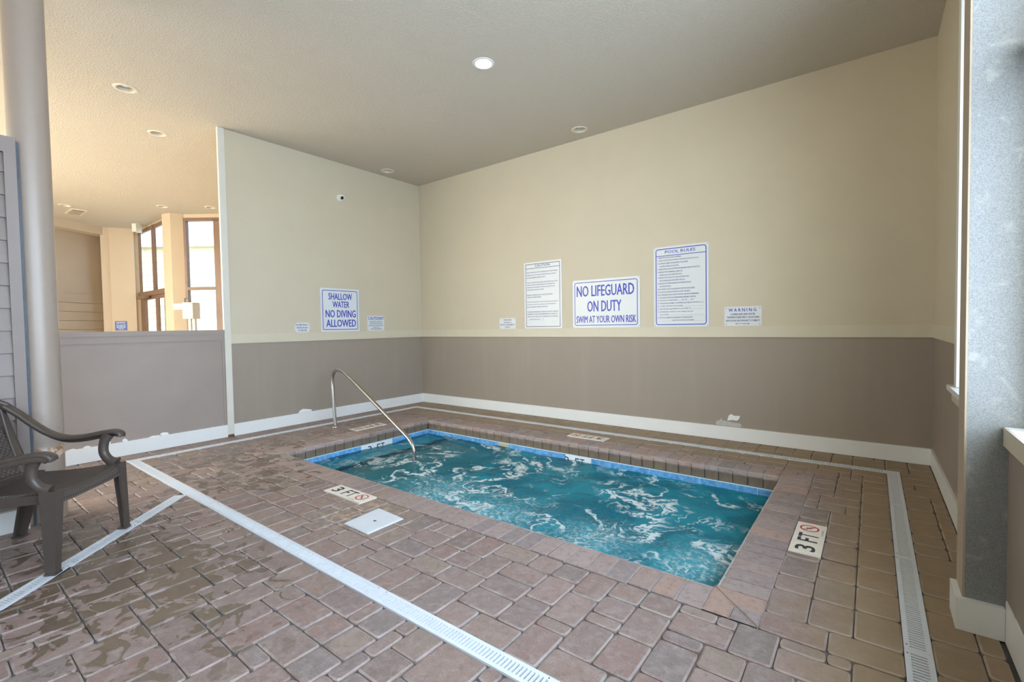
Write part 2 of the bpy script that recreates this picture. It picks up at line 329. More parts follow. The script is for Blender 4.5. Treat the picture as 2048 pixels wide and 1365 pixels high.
# ------------------------------------------------------------------ text
TXT = {}
def text_mesh(body, w, h, bold=0):
    if (body, bold) not in TXT:
        cu = bpy.data.curves.new('txt', 'FONT'); cu.body = body; cu.resolution_u = 2; cu.offset = bold
        o = bpy.data.objects.new('txt', cu); COL.objects.link(o)
        me = bpy.data.meshes.new_from_object(o.evaluated_get(bpy.context.evaluated_depsgraph_get()))
        vs = [v.co.copy() for v in me.vertices]; fs = [tuple(p.vertices) for p in me.polygons]
        bpy.data.objects.remove(o, do_unlink=True); bpy.data.curves.remove(cu); bpy.data.meshes.remove(me)
        x0 = min(v.x for v in vs); x1 = max(v.x for v in vs); y0 = min(v.y for v in vs); y1 = max(v.y for v in vs)
        TXT[(body, bold)] = ([((v.x-x0)/(x1-x0), (v.y-y0)/(y1-y0)) for v in vs], fs)
    vs, fs = TXT[(body, bold)]
    return [(x*w, y*h) for x, y in vs], fs
def add_text(mb, body, x, y, w, h, z, mi=0, rot=0, bold=0):
    vs, fs = text_mesh(body, w, h, bold); c, s_ = math.cos(rot), math.sin(rot)
    mb.add([(x+c*a-s_*b2, y+s_*a+c*b2, z) for a, b2 in vs], fs, mi)
def rrect(w, h, r, n=5):
    pts = []
    for cx, cy, a0 in ((w-r, h-r, 0), (r, h-r, 90), (r, r, 180), (w-r, r, 270)):
        for k in range(n+1): a = R(a0+90*k/n); pts.append((cx+r*math.cos(a), cy+r*math.sin(a)))
    return pts
def border(mb, x0, y0, x1, y1, r, t, z, mi=0):
    o = [(x0+p[0], y0+p[1]) for p in rrect(x1-x0, y1-y0, r)]; i = [(x0+t+p[0], y0+t+p[1]) for p in rrect(x1-x0-2*t, y1-y0-2*t, max(r-t, .0015))]
    n = len(o); mb.add([(*p, z) for p in o]+[(*p, z) for p in i], [(k, (k+1)%n, n+(k+1)%n, n+k) for k in range(n)], mi)
def sign(name, origin, right, w, h, lines, label, bord=None, bars=(), ink='blue', screws=.03, panel='sign', body_ink=None):
    root = frame_empty(name, origin, right, (0, 0, 1), label, 'sign', 'warning signs on the spa walls' if panel == 'sign' else None)
    MB().prism(rrect(w, h, .008, 2), .0, .004).build('panel', M[panel], root)
    if bord:
        mb = MB(); border(mb, *bord[0], bord[1], bord[2], .0046)
        for (x0, y0, x1, y1) in bars: mb.add([(x0, y0, .0046), (x1, y0, .0046), (x1, y1, .0046), (x0, y1, .0046)], [(0, 1, 2, 3)])
        tag(mb.build('border', M[ink], root), 'blue printed border line')
    b_ = MB()
    for (txt, x0, x1, yc, hh, small) in lines:
        a = b_ if small else MB(); e_ = hh*h*(.016 if small else .022)
        for kx, ky in ((-1, -.5), (0, .5), (1, 0)): add_text(a, txt, x0*w+kx*e_, h-yc*h-hh*h/2+ky*e_, (x1-x0)*w, hh*h, .0047+.00004*kx)
        if not small: a.build('text_line', M[ink], root)
    if b_.v: tag(b_.build('small_print', M[body_ink or 'navy'], root), 'small printed text', kind='stuff')
    if screws:
        for sx_ in (screws, w-screws):
            for sy_ in (screws, h-screws): MB().lathe([(0, .0062), (.0035, .0060), (.0045, .0045), (.0045, .003)], (sx_, sy_, 0), 8).build('screw', M['screw'], root)
    return root

# ------------------------------------------------------------------ room shell
slab = MB()
PX0, PX1, PY0, PY1 = 1.27, 5.435, -3.01, -1.05       # pool opening
for a in (((-.2, -7.6, -1.2), (PX0-.02, .2, -.011)), ((PX1+.02, -7.6, -1.2), (6.65, .2, -.011)), ((PX0-.02, -7.6, -1.2), (PX1+.02, PY0-.02, -.011)), ((PX0-.02, PY1+.02, -1.2), (PX1+.02, .2, -.011))): slab.box(*a)
floor = struct(slab.build('floor', M['joint']), 'paver deck around the spa', 'floor')
struct(MB().box((-9.6, -7.6, -.3), (-.2, .6, -.011)).build('floor_adjoining', M['concrete']), 'pale floor of the adjoining pool hall', 'floor')
struct(MB().box((-9.6, -7.8, H), (6.65, .6, H+.15)).build('ceiling', M['ceil']), 'textured cream ceiling over the whole room', 'ceiling')
struct(MB().box((-.2, 0, 0), (6.65, .2, H)).build('wall_back', M['wall']), 'back wall, cream above and taupe below the rail', 'wall')
struct(MB().box((-.2, -2.975, 0), (0, 0, H)).build('wall_left', M['wall']), 'left wall, cream above and taupe below the rail', 'wall')
wr = MB()
for y0, y1, z0, z1 in ((-1.5, 0, 0, H), (-7.6, -2.76, 0, .80), (-2.595, -1.5, 0, .80), (-7.6, -2.76, 3.38, H), (-2.595, -1.5, 3.38, H), (-5.6, -5.4, .80, 3.38), (-7.6, -7.3, .80, 3.38)): wr.box((XW, y0, z0), (6.65, y1, z1))
wr.box((6.505, -2.76, 0), (6.65, -2.57, H)); struct(wr.build('wall_right', M['wall']), 'right wall with tall windows, taupe below the sills', 'wall')
struct(MB().box((1.67, -7.75, 0), (6.65, -7.6, H)).build('wall_front', M['wall']), 'wall behind the viewer', 'wall')
# chair rail, baseboards, corner trim
def board(name, a, b, m, label, cat='trim'): return struct(MB().box(a, b).build(name, M[m]), label, cat)
board('trim_1', (0, -.014, RB), (XW, 0, RT), 'creamtrim', 'cream chair rail along the back wall')
board('trim_2', (0, -2.975, RB), (.014, -.014, RT), 'creamtrim', 'cream chair rail along the left wall')
board('trim_3', (XW-.014, -1.40, RB), (XW, -.014, RT), 'creamtrim', 'short cream chair rail on the right wall')
t4 = struct(MB().box((-.02, -3.045, .028), (.018, -2.975, H)).build('trim_4', M['paletrim']), 'tall cream trim board at the end of the left wall', 'trim')
MB().prism([(-.02, -3.045), (.018, -3.045), (.018, -2.99), (-.02, -2.99)], 0, .028).build('rotten_foot', M['rustw'], t4)['label'] = 'rotten brown foot of the trim board'
board('baseboard_back', (0, -.016, 0), (XW, 0, BB), 'white', 'white baseboard along the back wall', 'baseboard')
board('baseboard_left', (0, -2.975, 0), (.016, -.016, BB), 'white', 'white baseboard along the left wall', 'baseboard')
board('baseboard_right', (XW-.016, -2.6, 0), (XW, -.016, BB), 'white', 'white baseboard below the far right window', 'baseboard')
board('baseboard_near', (XW-.004, -7.6, 0), (XW+.012, -2.78, BB+.02), 'white', 'white baseboard below the near right window', 'baseboard')
board('baseboard_half', (0, -4.95, 0), (.016, -3.045, BB), 'white', 'white baseboard along the half wall', 'baseboard')
# half wall with cap and panel moulding
hw = struct(MB().box((-.14, -4.95, 0), (0, -3.045, 1.17)).build('wall_half', M['taupe']), 'taupe half wall left of the tall trim board', 'wall')
MB().box((-.16, -4.95, 1.17), (.012, -3.045, 1.215)).build('cap_apron', M['taupe'], hw)
MB().box((-.17, -4.95, 1.215), (.022, -3.045, 1.265)).build('cap', M['taupe'], hw)
MB().box((0, -4.95, 1.145), (.012, -3.06, 1.17)).build('moulding', M['taupe'], hw)
MB().box((0, -3.075, BB), (.012, -3.055, 1.145)).build('moulding', M['taupe'], hw)
MB().box((-.2, -4.97, 0), (-.0, -4.95, 1.2)).build('end_board', M['taupe'], hw)
# peeled paint spots
def blob(cx, cy, rx, ry, n, sd):
    r_ = random.Random(sd); return [(cx+rx*math.cos(2*math.pi*k/n)*r_.uniform(.65, 1.1), cy+ry*math.sin(2*math.pi*k/n)*r_.uniform(.6, 1.1)) for k in range(n)]
wb = bpy.data.objects['wall_back']; wl = bpy.data.objects['wall_left']
def patch(parent, axis, pts, m):
    mb = MB(); n = len(pts); d = .0022
    P = [((a, -d, z) if axis == 'y' else (d, a, z)) for a, z in pts]; Q = [((a, 0, z) if axis == 'y' else (0, a, z)) for a, z in pts]
    f = tuple(range(n)); mb.add(P+Q, [f if axis == 'x' else f]+[(i, n+i, n+(i+1)%n, (i+1)%n) for i in range(n)]); return mb.build('peeled_paint', M[m], parent)
patch(wb, 'y', [(4.806, .208), (4.822, .262), (4.845, .281), (4.872, .266), (4.932, .268), (4.922, .235), (4.90, .214), (4.86, .218)], 'plasterbare')
patch(wb, 'y', [(4.70, .150), (4.69, .175), (4.705, .198), (4.74, .205), (4.735, .225), (4.752, .224), (4.758, .205), (4.80, .20), (4.86, .195), (4.93, .19), (4.95, .165), (4.93, .146)], 'plastergray')
patch(wl, 'x', [(-2.18, .144), (-2.16, .175), (-2.11, .192), (-2.05, .18), (-1.99, .165), (-2.0, .145)], 'plasterbare')
for i, (y, z, rx, rz) in enumerate(((-4.29, .146, .03, .018), (-4.13, .15, .025, .03), (-4.0, .155, .022, .022), (-3.75, .145, .06, .012), (-3.66, .155, .045, .022), (-4.4, .143, .03, .01))):
    patch(hw, 'x', blob(y, z, rx, rz, 9, i), 'plasterbare')

# ------------------------------------------------------------------ right windows
def side_window(name, y0, y1, z0, z1, label, transom=None):
    root = struct(empty(name, (XW+.1, (y0+y1)/2, z0)), label, 'window'); L = lambda x, y, z: (x-XW-.1, y-(y0+y1)/2, z-z0)
    f = .045
    for nm, a, b_ in (('jamb', (XW+.07, y0, z0), (XW+.13, y0+f, z1)), ('jamb', (XW+.07, y1-f, z0), (XW+.13, y1, z1)), ('rail', (XW+.07, y0+f, z0), (XW+.13, y1-f, z0+f)), ('rail', (XW+.07, y0+f, z1-f), (XW+.13, y1-f, z1))):
        MB().box(L(*a), L(*b_)).build(nm, M['dark'], root)
    zs = [z0+f, z1-f]
    if transom: MB().box(L(XW+.02, y0+f, transom), L(XW+.13, y1-f, transom+.07)).build('transom_bar', M['dark'], root); zs = [z0+f, transom, transom+.07, z1-f]
    for k in range(0, len(zs), 2): MB().box(L(XW+.097, y0+f, zs[k]), L(XW+.103, y1-f, zs[k+1])).build('pane', M['glass'], root)
    return root
w1 = side_window('window_1', -2.57, -1.5, .80, 3.38, 'tall window on the right wall beyond the grey post')
w2 = side_window('window_2', -5.4, -2.76, .80, 3.38, 'tall window on the right wall in front of the grey post', 2.22)
w3 = side_window('window_3', -7.3, -5.6, .80, 3.38, 'tall window on the right wall beside the viewer', 2.22)
struct(MB().box((XW-.018, -1.50, .845), (XW+.07, -1.405, 3.45)).build('trim_5', M['white']), 'white casing board of the far right window', 'trim')
s1 = struct(MB().box((XW-.045, -2.6, .812), (XW+.07, -1.33, .842)).build('trim_6', M['white']), 'white sill of the far right window', 'trim')
MB().prism([(XW-.022, -2.6), (XW, -2.6), (XW, -1.35), (XW-.022, -1.35)], .745, .812).build('apron', M['creamtrim'], s1)
s2 = struct(MB().box((XW-.01, -7.3, .80), (XW+.07, -2.765, .835)).build('trim_7', M['white']), 'white sill of the near right window', 'trim')
MB().box((XW-.016, -7.3, .762), (XW, -2.765, .834)).build('apron', M['creamtrim'], s2)

# ------------------------------------------------------------------ pavers
def clip(poly, n, d):       # keep n.p <= d
    out = []; k = len(poly)
    for i in range(k):
        a, b_ = poly[i], poly[(i+1)%k]; da = n[0]*a[0]+n[1]*a[1]-d; db = n[0]*b_[0]+n[1]*b_[1]-d
        if da <= 1e-9: out.append(a)
        if (da < -1e-9 and db > 1e-9) or (da > 1e-9 and db < -1e-9):
            s_ = da/(da-db); out.append((a[0]+s_*(b_[0]-a[0]), a[1]+s_*(b_[1]-a[1])))
    return out
def area(p): return abs(sum(p[i][0]*p[(i+1)%len(p)][1]-p[(i+1)%len(p)][0]*p[i][1] for i in range(len(p))))/2
def subtract(poly, obs):    # obs convex CCW
    out = []; rest = poly
    for i in range(len(obs)):
        a, b_ = obs[i], obs[(i+1)%len(obs)]; n = (b_[1]-a[1], -(b_[0]-a[0])); l = math.hypot(*n); n = (n[0]/l, n[1]/l); d = n[0]*a[0]+n[1]*a[1]
        o = clip(rest, (-n[0], -n[1]), -d)
        if len(o) > 2 and area(o) > 1e-7: out.append(o)
        rest = clip(rest, n, d)
        if len(rest) < 3 or area(rest) < 1e-7: return out, True if len(out) > 1 or (out and abs(area(out[0])-area(poly)) > 1e-6) or not out else False
    return out, True
def inset(poly, g):
    p = poly
    for i in range(len(poly)):
        a, b_ = poly[i], poly[(i+1)%len(poly)]; n = (b_[1]-a[1], -(b_[0]-a[0])); l = math.hypot(*n)
        if l < 1e-6: continue
        n = (n[0]/l, n[1]/l); p = clip(p, n, n[0]*a[0]+n[1]*a[1]-g)
        if len(p) < 3: return []
    return p
def round_poly(poly, r, k=2):
    out = []; n = len(poly)
    for i in range(n):
        a, b_, c = Vector(poly[i-1]), Vector(poly[i]), Vector(poly[(i+1)%n]); l1 = (a-b_).length; l2 = (c-b_).length
        rr = min(r, l1*.4, l2*.4); p = b_+(a-b_).normalized()*rr if l1 else b_; q = b_+(c-b_).normalized()*rr if l2 else b_
        for j in range(k+1):
            s_ = j/k; v = p.lerp(b_, s_).lerp(b_.lerp(q, s_), s_); out.append((v.x, v.y))
    return out
def paver_mb(poly, mb, z=0, r_=None):
    r_ = r_ or rnd; p = inset(poly, .0024)
    if len(p) < 3 or area(p) < 2e-4: return False
    o = round_poly(p, r_.uniform(.014, .024)); i = inset(p, .0075); 
    if len(i) < 3: return False
    cx = sum(q[0] for q in o)/len(o); cy = sum(q[1] for q in o)/len(o)
    n = len(o); ins = []
    for k in range(n):
        a, b_, c = Vector(o[k-1]), Vector(o[k]), Vector(o[(k+1)%n]); d = ((b_-a).normalized()+(c-b_).normalized()); nn = Vector((-d.y, d.x)).normalized(); ins.append(tuple(b_+nn*.0075))
    vs = [(*q, z-.013) for q in o]+[(*q, z-.004) for q in o]+[(*q, z) for q in ins]
    mb.add(vs, [(k, (k+1)%n, n+(k+1)%n, n+k) for k in range(n)]+[(n+k, n+(k+1)%n, 2*n+(k+1)%n, 2*n+k) for k in range(n)], 1)
    mb.add([(*q, z) for q in ins], [tuple(range(n))], 0); return True

# drains: outer rectangle and diagonal branch
DX0, DX1, DY0, DY1, DW = .275, 6.215, -4.058, -.385, .084
dA, dB = Vector((1.834, -4.090)), Vector((3.30, -5.59)); dv = (dB-dA).normalized(); dn = Vector((dv.y, -dv.x)); hw_ = .040
diag = [tuple(dA-dv*.06-dn*hw_), tuple(dB-dn*hw_), tuple(dB+dn*hw_), tuple(dA-dv*.06+dn*hw_)]
if sum(diag[i][0]*diag[(i+1)%4][1]-diag[(i+1)%4][0]*diag[i][1] for i in range(4)) < 0: diag = diag[::-1]
rect = lambda x0, y0, x1, y1: [(x0, y0), (x1, y0), (x1, y1), (x0, y1)]
MK = {'front': (2.652, -3.388, 3.117, -3.236), 'right': (5.667, -2.419, 5.820, -1.955), 'left': (.858, -1.99, 1.012, -1.533), 'back': (3.287, -.782, 3.745, -.630)}
obstacles = [diag]+[rect(*v) for v in MK.values()]
zones = [(.017, DY0, DX0, DY1), (.017, DY1, XW-.017, -.017), (DX1, -6.6, XW-.017, DY1), (DX0+DW, -.80, DX1-DW, DY1-DW), (DX0+DW, -3.245, 1.028, -.80),
         (5.662, -3.245, DX1-DW, -.80), (DX0+DW, DY0+DW, DX1-DW, -3.245), (.017, -6.6, DX1-DW, DY0)]
pieces = []
TYPES = [(2, 3), (3, 2), (2, 2), (1, 2), (2, 1), (3, 3)]
for zi, (x0, y0, x1, y1) in enumerate(zones):
    nx = max(1, round((x1-x0)/.0765)); ny = max(1, round((y1-y0)/.0765)); sx_, sy_ = (x1-x0)/nx, (y1-y0)/ny
    occ = [[False]*ny for _ in range(nx)]
    for j in range(ny):
        for i in range(nx):
            if occ[i][j]: continue
            opts = []
            for (a, b_), wgt in zip(TYPES, (5, 5, 3, .55, .55, .35)):
                if i+a <= nx and j+b_ <= ny and not any(occ[i+u][j+v] for u in range(a) for v in range(b_)):
                    # avoid leaving one-cell slivers
                    pen = 1
                    if i+a == nx-1 and nx > 3: pen *= .08
                    if j+b_ == ny-1 and ny > 3: pen *= .05
                    if j+b_ == ny and b_ == 1: pen *= .3
                    if i+a < nx and i+a+1 < nx and occ[i+a+1][j] and not occ[i+a][j]: pen *= .1
                    opts.append((a, b_, wgt*pen))
            if not opts: opts = [(1, 1, 1)]
            tot = sum(o[2] for o in opts); q = rnd.uniform(0, tot)
            for a, b_, wgt in opts:
                q -= wgt
                if q <= 0: break
            for u in range(a):
                for v in range(b_): occ[i+u][j+v] = True
            r_ = (x0+i*sx_, y0+j*sy_, x0+(i+a)*sx_, y0+(j+b_)*sy_)
            polys = [rect(*r_)]; cut = False
            for ob in obstacles:
                new = []
                for p in polys:
                    bx0 = min(q2[0] for q2 in p); bx1 = max(q2[0] for q2 in p); by0 = min(q2[1] for q2 in p); by1 = max(q2[1] for q2 in p)
                    if bx1 < min(q2[0] for q2 in ob) or bx0 > max(q2[0] for q2 in ob) or by1 < min(q2[1] for q2 in ob) or by0 > max(q2[1] for q2 in ob): new.append(p); continue
                    o_, c_ = subtract(p, ob)
                    if len(o_) == 1 and abs(area(o_[0])-area(p)) < 1e-6: new.append(p)
                    else: new += [w for w in o_ if area(w) > 1.2e-3]; cut = True
                polys = new
            for p in polys: pieces.append((p, None if cut else (zi, a, b_, r_)))
def cam_px(P):
    v = Vector(P)-CAM_C; z = v.dot(_fw)
    if z < .05: return None
    return 1024+CAM_F*v.dot(CR)/z, 682.5-CAM_F*v.dot(CU)/z
def view_area(p):
    q = [cam_px((x, y, 0)) for x, y in p]
    if any(w is None for w in q): return 0
    cx = sum(w[0] for w in q)/len(q); cy = sum(w[1] for w in q)/len(q)
    if not (-40 < cx < 2088 and 0 < cy < 1400): return 0
    return area(q)
order = sorted(range(len(pieces)), key=lambda k: -view_area(pieces[k][0])); near = set(order[:300])
shared = {}; rest = MB()
for k, (p, key) in enumerate(pieces):
    if k in near:
        if key:
            zi, a, b_, r_ = key; w_, h_ = r_[2]-r_[0], r_[3]-r_[1]; sk = (zi, a, b_, rnd.randrange(3))
            if sk not in shared:
                mb = MB(); paver_mb(rect(-w_/2, -h_/2, w_/2, h_/2), mb); me = mb.mesh('paver'); me.materials.append(M['paver']); me.materials.append(M['paver_edge']); shared[sk] = me
            o = bpy.data.objects.new('paver', shared[sk]); COL.objects.link(o); o.location = ((r_[0]+r_[2])/2, (r_[1]+r_[3])/2, rnd.uniform(-.0015, .001))
            o.rotation_euler = (rnd.uniform(-.006, .006), rnd.uniform(-.006, .006), rnd.uniform(-.012, .012)+rnd.choice((0, math.pi))); o.parent = floor
        else:
            mb = MB()
            if paver_mb(p, mb, rnd.uniform(-.0015, .0005)): mb.build('paver', [M['paver'], M['paver_edge']], floor)
    else: paver_mb(p, rest, rnd.uniform(-.0015, .001))
tag(rest.build('distant_pavers', [M['paver'], M['paver_edge']], floor), 'smaller looking pavers farther off', kind='stuff')

# ------------------------------------------------------------------ pool
pool = empty('spa_pool', ((PX0+PX1)/2, (PY0+PY1)/2, -.95), 'sunken rectangular spa with brick coping and blue waterline tile', 'pool')
PL = Vector(pool.location)
def P(mb, name, mats, parent=None, smooth=False):
    mb.v = [(x-PL.x, y-PL.y, z-PL.z) for x, y, z in mb.v] if parent is None else mb.v
    return mb.build(name, mats, parent or pool, smooth)
bs = MB(); e = .02
bs.box((PX0-e, PY0-e, -1.0), (PX1+e, PY1+e, -.95))
for a in (((PX0-e, PY0-e, -.95), (PX0, PY1+e, -.125)), ((PX1, PY0-e, -.95), (PX1+e, PY1+e, -.125)), ((PX0, PY0-e, -.95), (PX1, PY0, -.125)), ((PX0, PY1, -.95), (PX1, PY1+e, -.125))): bs.box(*a)
P(bs, 'basin', M['plaster'])
P(MB().box((PX0, PY0, -.95), (1.62, PY1, -.32)), 'step', M['plaster']); P(MB().box((1.62, PY0, -.95), (2.03, PY1, -.52)), 'step', M['plaster'])
P(MB().box((1.57, PY0, -.375), (1.63, PY1, -.30)), 'step_edge', M['step']); P(MB().box((1.985, PY0, -.57), (2.045, PY1, -.495)), 'step_edge', M['step'])
P(MB().box((2.03, PY0, -.95), (PX1, PY0+.38, -.55)), 'bench', M['plaster'])
# coping bricks
CW = .228
mo = MB()
for a in (((PX0-CW, PY1+.012, -.05), (PX1+CW, PY1+CW-.002, -.007)), ((PX0-CW, PY0-CW+.002, -.05), (PX1+CW, PY0-.012, -.007)), ((PX0-CW+.002, PY0-.012, -.05), (PX0-.012, PY1+.012, -.007)), ((PX1+.012, PY0-.012, -.05), (PX1+CW-.002, PY1+.012, -.007))): mo.box(*a)
P(mo, 'mortar_bed', M['mortar'])
def nose():
    pr = [(CW, -.06), (CW, -.002), (CW-.004, 0)]
    for k in range(7): a = R(90*k/6); pr.append((.042-.042*math.sin(a), -.042+.042*math.cos(a)))
    pr += [(.004, -.052), (.006, -.128), (.03, -.128), (.03, -.06)]; return pr
def coping_mesh(w):
    pr = nose(); n = len(pr); mb = MB(); g = .0036; c = .0035; h0, h1 = -w/2+g, w/2-g
    def ring(x, k):
        return [(x, (d+k if d < .02 else d-k if d > CW-.02 else d), z-(k if z > -.05 else 0)) for d, z in pr]
    rs = [ring(h0, c*.7), ring(h0+c, 0), ring(h1-c, 0), ring(h1, c*.7)]
    vs = [q for r_ in rs for q in r_]; fs = [(j*n+i, (j+1)*n+i, (j+1)*n+(i+1)%n, j*n+(i+1)%n) for j in range(3) for i in range(n)]
    fs += [tuple(range(n)), tuple(3*n+i for i in range(n-1, -1, -1))]; mb.add(vs, fs); return mb
def coping_row(n, start, end, rotz):
    L = (Vector(end)-Vector(start)); w = L.length/n; mb = coping_mesh(w)
    me = mb.mesh('coping_brick'); me.materials.append(M['coping']); me.polygons.foreach_set('use_smooth', [True]*len(me.polygons)); me.set_sharp_from_angle(angle=R(22))
    for k in range(n):
        c = Vector(start)+L*((k+.5)/n); o = bpy.data.objects.new('coping_brick', me); COL.objects.link(o); o.parent = pool
        o.location = (c.x-PL.x, c.y-PL.y, -PL.z+rnd.uniform(-.0015, .0015)); o.rotation_euler = (rnd.uniform(-.012, .008), rnd.uniform(-.008, .008), rotz)
coping_row(36, (PX0, PY1), (PX1, PY1), 0); coping_row(36, (PX1, PY0), (PX0, PY0), math.pi)
coping_row(17, (PX0, PY0), (PX0, PY1), R(90)); coping_row(17, (PX1, PY1), (PX1, PY0), R(-90))
def corner_bricks(ix, iy, dx, dy):   # mitred corner: four cut bricks either side of the diagonal
    w = CW/2
    for swap in (0, 1):
        for k in (0, 1):
            poly = [(k*w, 0), ((k+1)*w, 0), ((k+1)*w, CW), (k*w, CW)]
            poly = clip(poly, (1, -1) , 0)      # keep x<=y
            if len(poly) < 3: continue
            if swap: poly = [(b_, a) for a, b_ in poly]
            poly = [(ix+dx*a-PL.x, iy+dy*b_-PL.y) for a, b_ in poly]
            if sum(poly[i][0]*poly[(i+1)%len(poly)][1]-poly[(i+1)%len(poly)][0]*poly[i][1] for i in range(len(poly))) < 0: poly = poly[::-1]
            p = inset(poly, .002); q = inset(poly, .006)
            mb = MB(); n = len(p)
            if len(q) == n: mb.add([(*v, -PL.z-.06) for v in p]+[(*v, -PL.z-.004) for v in p]+[(*v, -PL.z) for v in q], [(i, (i+1)%n, n+(i+1)%n, n+i) for i in range(n)]+[(n+i, n+(i+1)%n, 2*n+(i+1)%n, 2*n+i) for i in range(n)]+[tuple(2*n+i for i in range(n))])
            else: mb.prism(p, -PL.z-.06, -PL.z)
            mb.build('coping_brick', M['coping'], pool)
for ix, iy, dx, dy in ((PX0, PY1, -1, 1), (PX1, PY1, 1, 1), (PX0, PY0, -1, -1), (PX1, PY0, 1, -1)): corner_bricks(ix, iy, dx, dy)
# waterline tiles
gb = MB()
for a in (((PX0, PY0, -.282), (PX0+.003, PY1, -.127)), ((PX1-.003, PY0, -.282), (PX1, PY1, -.127)), ((PX0, PY0, -.282), (PX1, PY0+.003, -.127)), ((PX0, PY1-.003, -.282), (PX1, PY1, -.127))): gb.box(*a)
P(gb, 'tile_grout', M['grout'])
tm = MB().box((-.0735, -.004, -.0735), (.0735, .004, .0735)).mesh('waterline_tile'); tm.materials.append(M['tile'])
tmw = MB().box((-.0735, -.004, -.0735), (.0735, .004, .0735)).mesh('waterline_tile'); tmw.materials.append(M['tilew'])
tmb = MB().box((-.0735, -.004, -.0735), (.0735, .004, .0735)).mesh('waterline_tile'); tmb.materials.append(M['beige'])
def tiles(start, end, inward, rotz, special):
    L = Vector(end)-Vector(start); n = round(L.length/.152); u = L.normalized()
    for k in range(n):
        c = Vector(start)+L*((k+.5)/n); me = tm
        d = L.length*(k+.5)/n
        for (a, b_, mm) in special:
            if a < d < b_: me = mm
        o = bpy.data.objects.new('waterline_tile', me); COL.objects.link(o); o.parent = pool
        o.location = (c.x+inward[0]*.004-PL.x, c.y+inward[1]*.004-PL.y, -.2035-PL.z); o.rotation_euler = (0, 0, rotz); o.scale.x = L.length/n/.152
tiles((PX0, PY0), (PX0, PY1), (1, 0), R(90), [(.92, 1.30, tmw)]); tiles((PX0, PY1), (PX1, PY1), (0, -1), 0, [(2.12, 2.44, tmw), (1.30, 1.45, tmb)])
tiles((PX1, PY1), (PX1, PY0), (-1, 0), R(90), []); tiles((PX1, PY0), (PX0, PY0), (0, 1), 0, [])
def vert_mark(origin, right):
    r_ = Vector(right); root = tag(frame_empty('depth_mark', origin, right, (0, 0, 1)), 'depth lettering 3 FT on white waterline tiles', 'depth marker', 'depth markers of the spa')
    for ch_, x_, w_ in (('3', .035, .055), ('F', .165, .048), ('T', .222, .053)):
        mb = MB(); add_text(mb, ch_, x_, .03, w_, .095, .0005); mb.build('letter', M['ink'], root)
vert_mark((PX0+.0085, -2.05, -.275), (0, 1, 0)); vert_mark((3.385, PY1-.0085, -.275), (1, 0, 0))
for o in [o for o in bpy.data.objects if o.name.startswith('depth_mark')]:
    o['label'] = 'white tile 3 FT mark at the waterline, ' + ('below the left coping' if o.matrix_world.translation.x < 2 else 'below the back coping')
# water
NX, NY = 200, 100; wv = []; wf = []
for i in range(NX+1):
    for j in range(NY+1):
        x = PX0+.008+(PX1-PX0-.016)*i/NX; y = PY0+.008+(PY1-PY0-.016)*j/NY
        h = mn.noise(Vector((x*2.1, y*2.1, 3)))*.012+mn.noise(Vector((x*5, y*5.5, 7)))*.009+mn.noise(Vector((x*11, y*12, 1)))*.005
        for (jx, jy, jr, ja) in ((3.05, -2.62, .3, .02), (3.75, -2.72, .32, .024), (4.55, -2.6, .25, .018), (5.2, -2.55, .2, .012)):
            h += ja*math.exp(-((x-jx)**2+(y-jy)**2)/jr**2)*(1+1.4*mn.noise(Vector((x*16, y*16, 5))))
        wv.append((x, y, -.178+h))
for i in range(NX):
    for j in range(NY): a = i*(NY+1)+j; wf.append((a, a+NY+1, a+NY+2, a+1))
wm = MB(); wm.add(wv, wf); wo = wm.build('spa_water', M['water'], None, True, 180)
tag(wo, 'churning turquoise spa water with streaks of white foam', 'water', kind='stuff')
# depth markers on the deck
def marker(x0, y0, x1, y1, right, origin, label):
    L_ = .457; root = tag(frame_empty('depth_marker', origin, right, Vector((0, 0, 1)).cross(Vector(right))), label, 'depth marker', 'depth markers of the spa')
    sL = max(x1-x0, y1-y0); sw = min(x1-x0, y1-y0); c = sL/3
    for k in range(3): MB().box((k*c+.001, .001, -.012), ((k+1)*c-.001, sw-.001, 0)).build('tile', M['marker'], root)
    
    for ch_, x_, w_ in (('3', .042, .075), ('F', c+.018, .050), ('T', c+.076, .062)):
        mb = MB(); add_text(mb, ch_, x_, .03, w_, .098, .0006, 0, 0, .018); mb.build('letter', M['ink'], root)
    mb = MB(); add_text(mb, 'NO DIVING', c*2-.012, .012, .085, .0085, .0006); tag(mb.build('small_print', M['ink'], root), kind='stuff')
    rg = MB(); n = 28; cx, cy = c*2+.068, sw/2+.008; ro, ri = .050, .040
    rg.add([(cx+r_*math.cos(2*math.pi*k/n), cy+r_*math.sin(2*math.pi*k/n), .0008) for r_ in (ro, ri) for k in range(n)], [(k, (k+1)%n, n+(k+1)%n, n+k) for k in range(n)])
    q = .0042; a = R(-45); d = (math.cos(a), math.sin(a)); nn = (-d[1]*q, d[0]*q)
    rg.add([(cx+d[0]*s_*ri+nn[0]*t_, cy+d[1]*s_*ri+nn[1]*t_, .0009) for s_, t_ in ((-1, -1), (1, -1), (1, 1), (-1, 1))], [(0, 1, 2, 3)])
    rg.build('no_diving_ring', M['red'], root)
    fg = MB(); fg.tube([(cx-.022, cy+.012, .0005), (cx, cy+.004, .0005), (cx+.018, cy-.012, .0005)], .0024, 5); fg.tube([(cx, cy+.004, .0005), (cx+.012, cy+.016, .0005)], .0018, 5); fg.tube([(cx-.002, cy+.004, .0005), (cx-.012, cy-.012, .0005)], .0018, 5)
    fg.lathe([(0, .0012), (.005, .0011)], (cx+.022, cy-.017, 0), 8); fg.build('diver_pictogram', M['ink'], root)
a = MK['front']; marker(*a, (1, 0, 0), (a[0], a[1], .0015), '3 FT no diving marker on the deck beside the white skimmer lid')
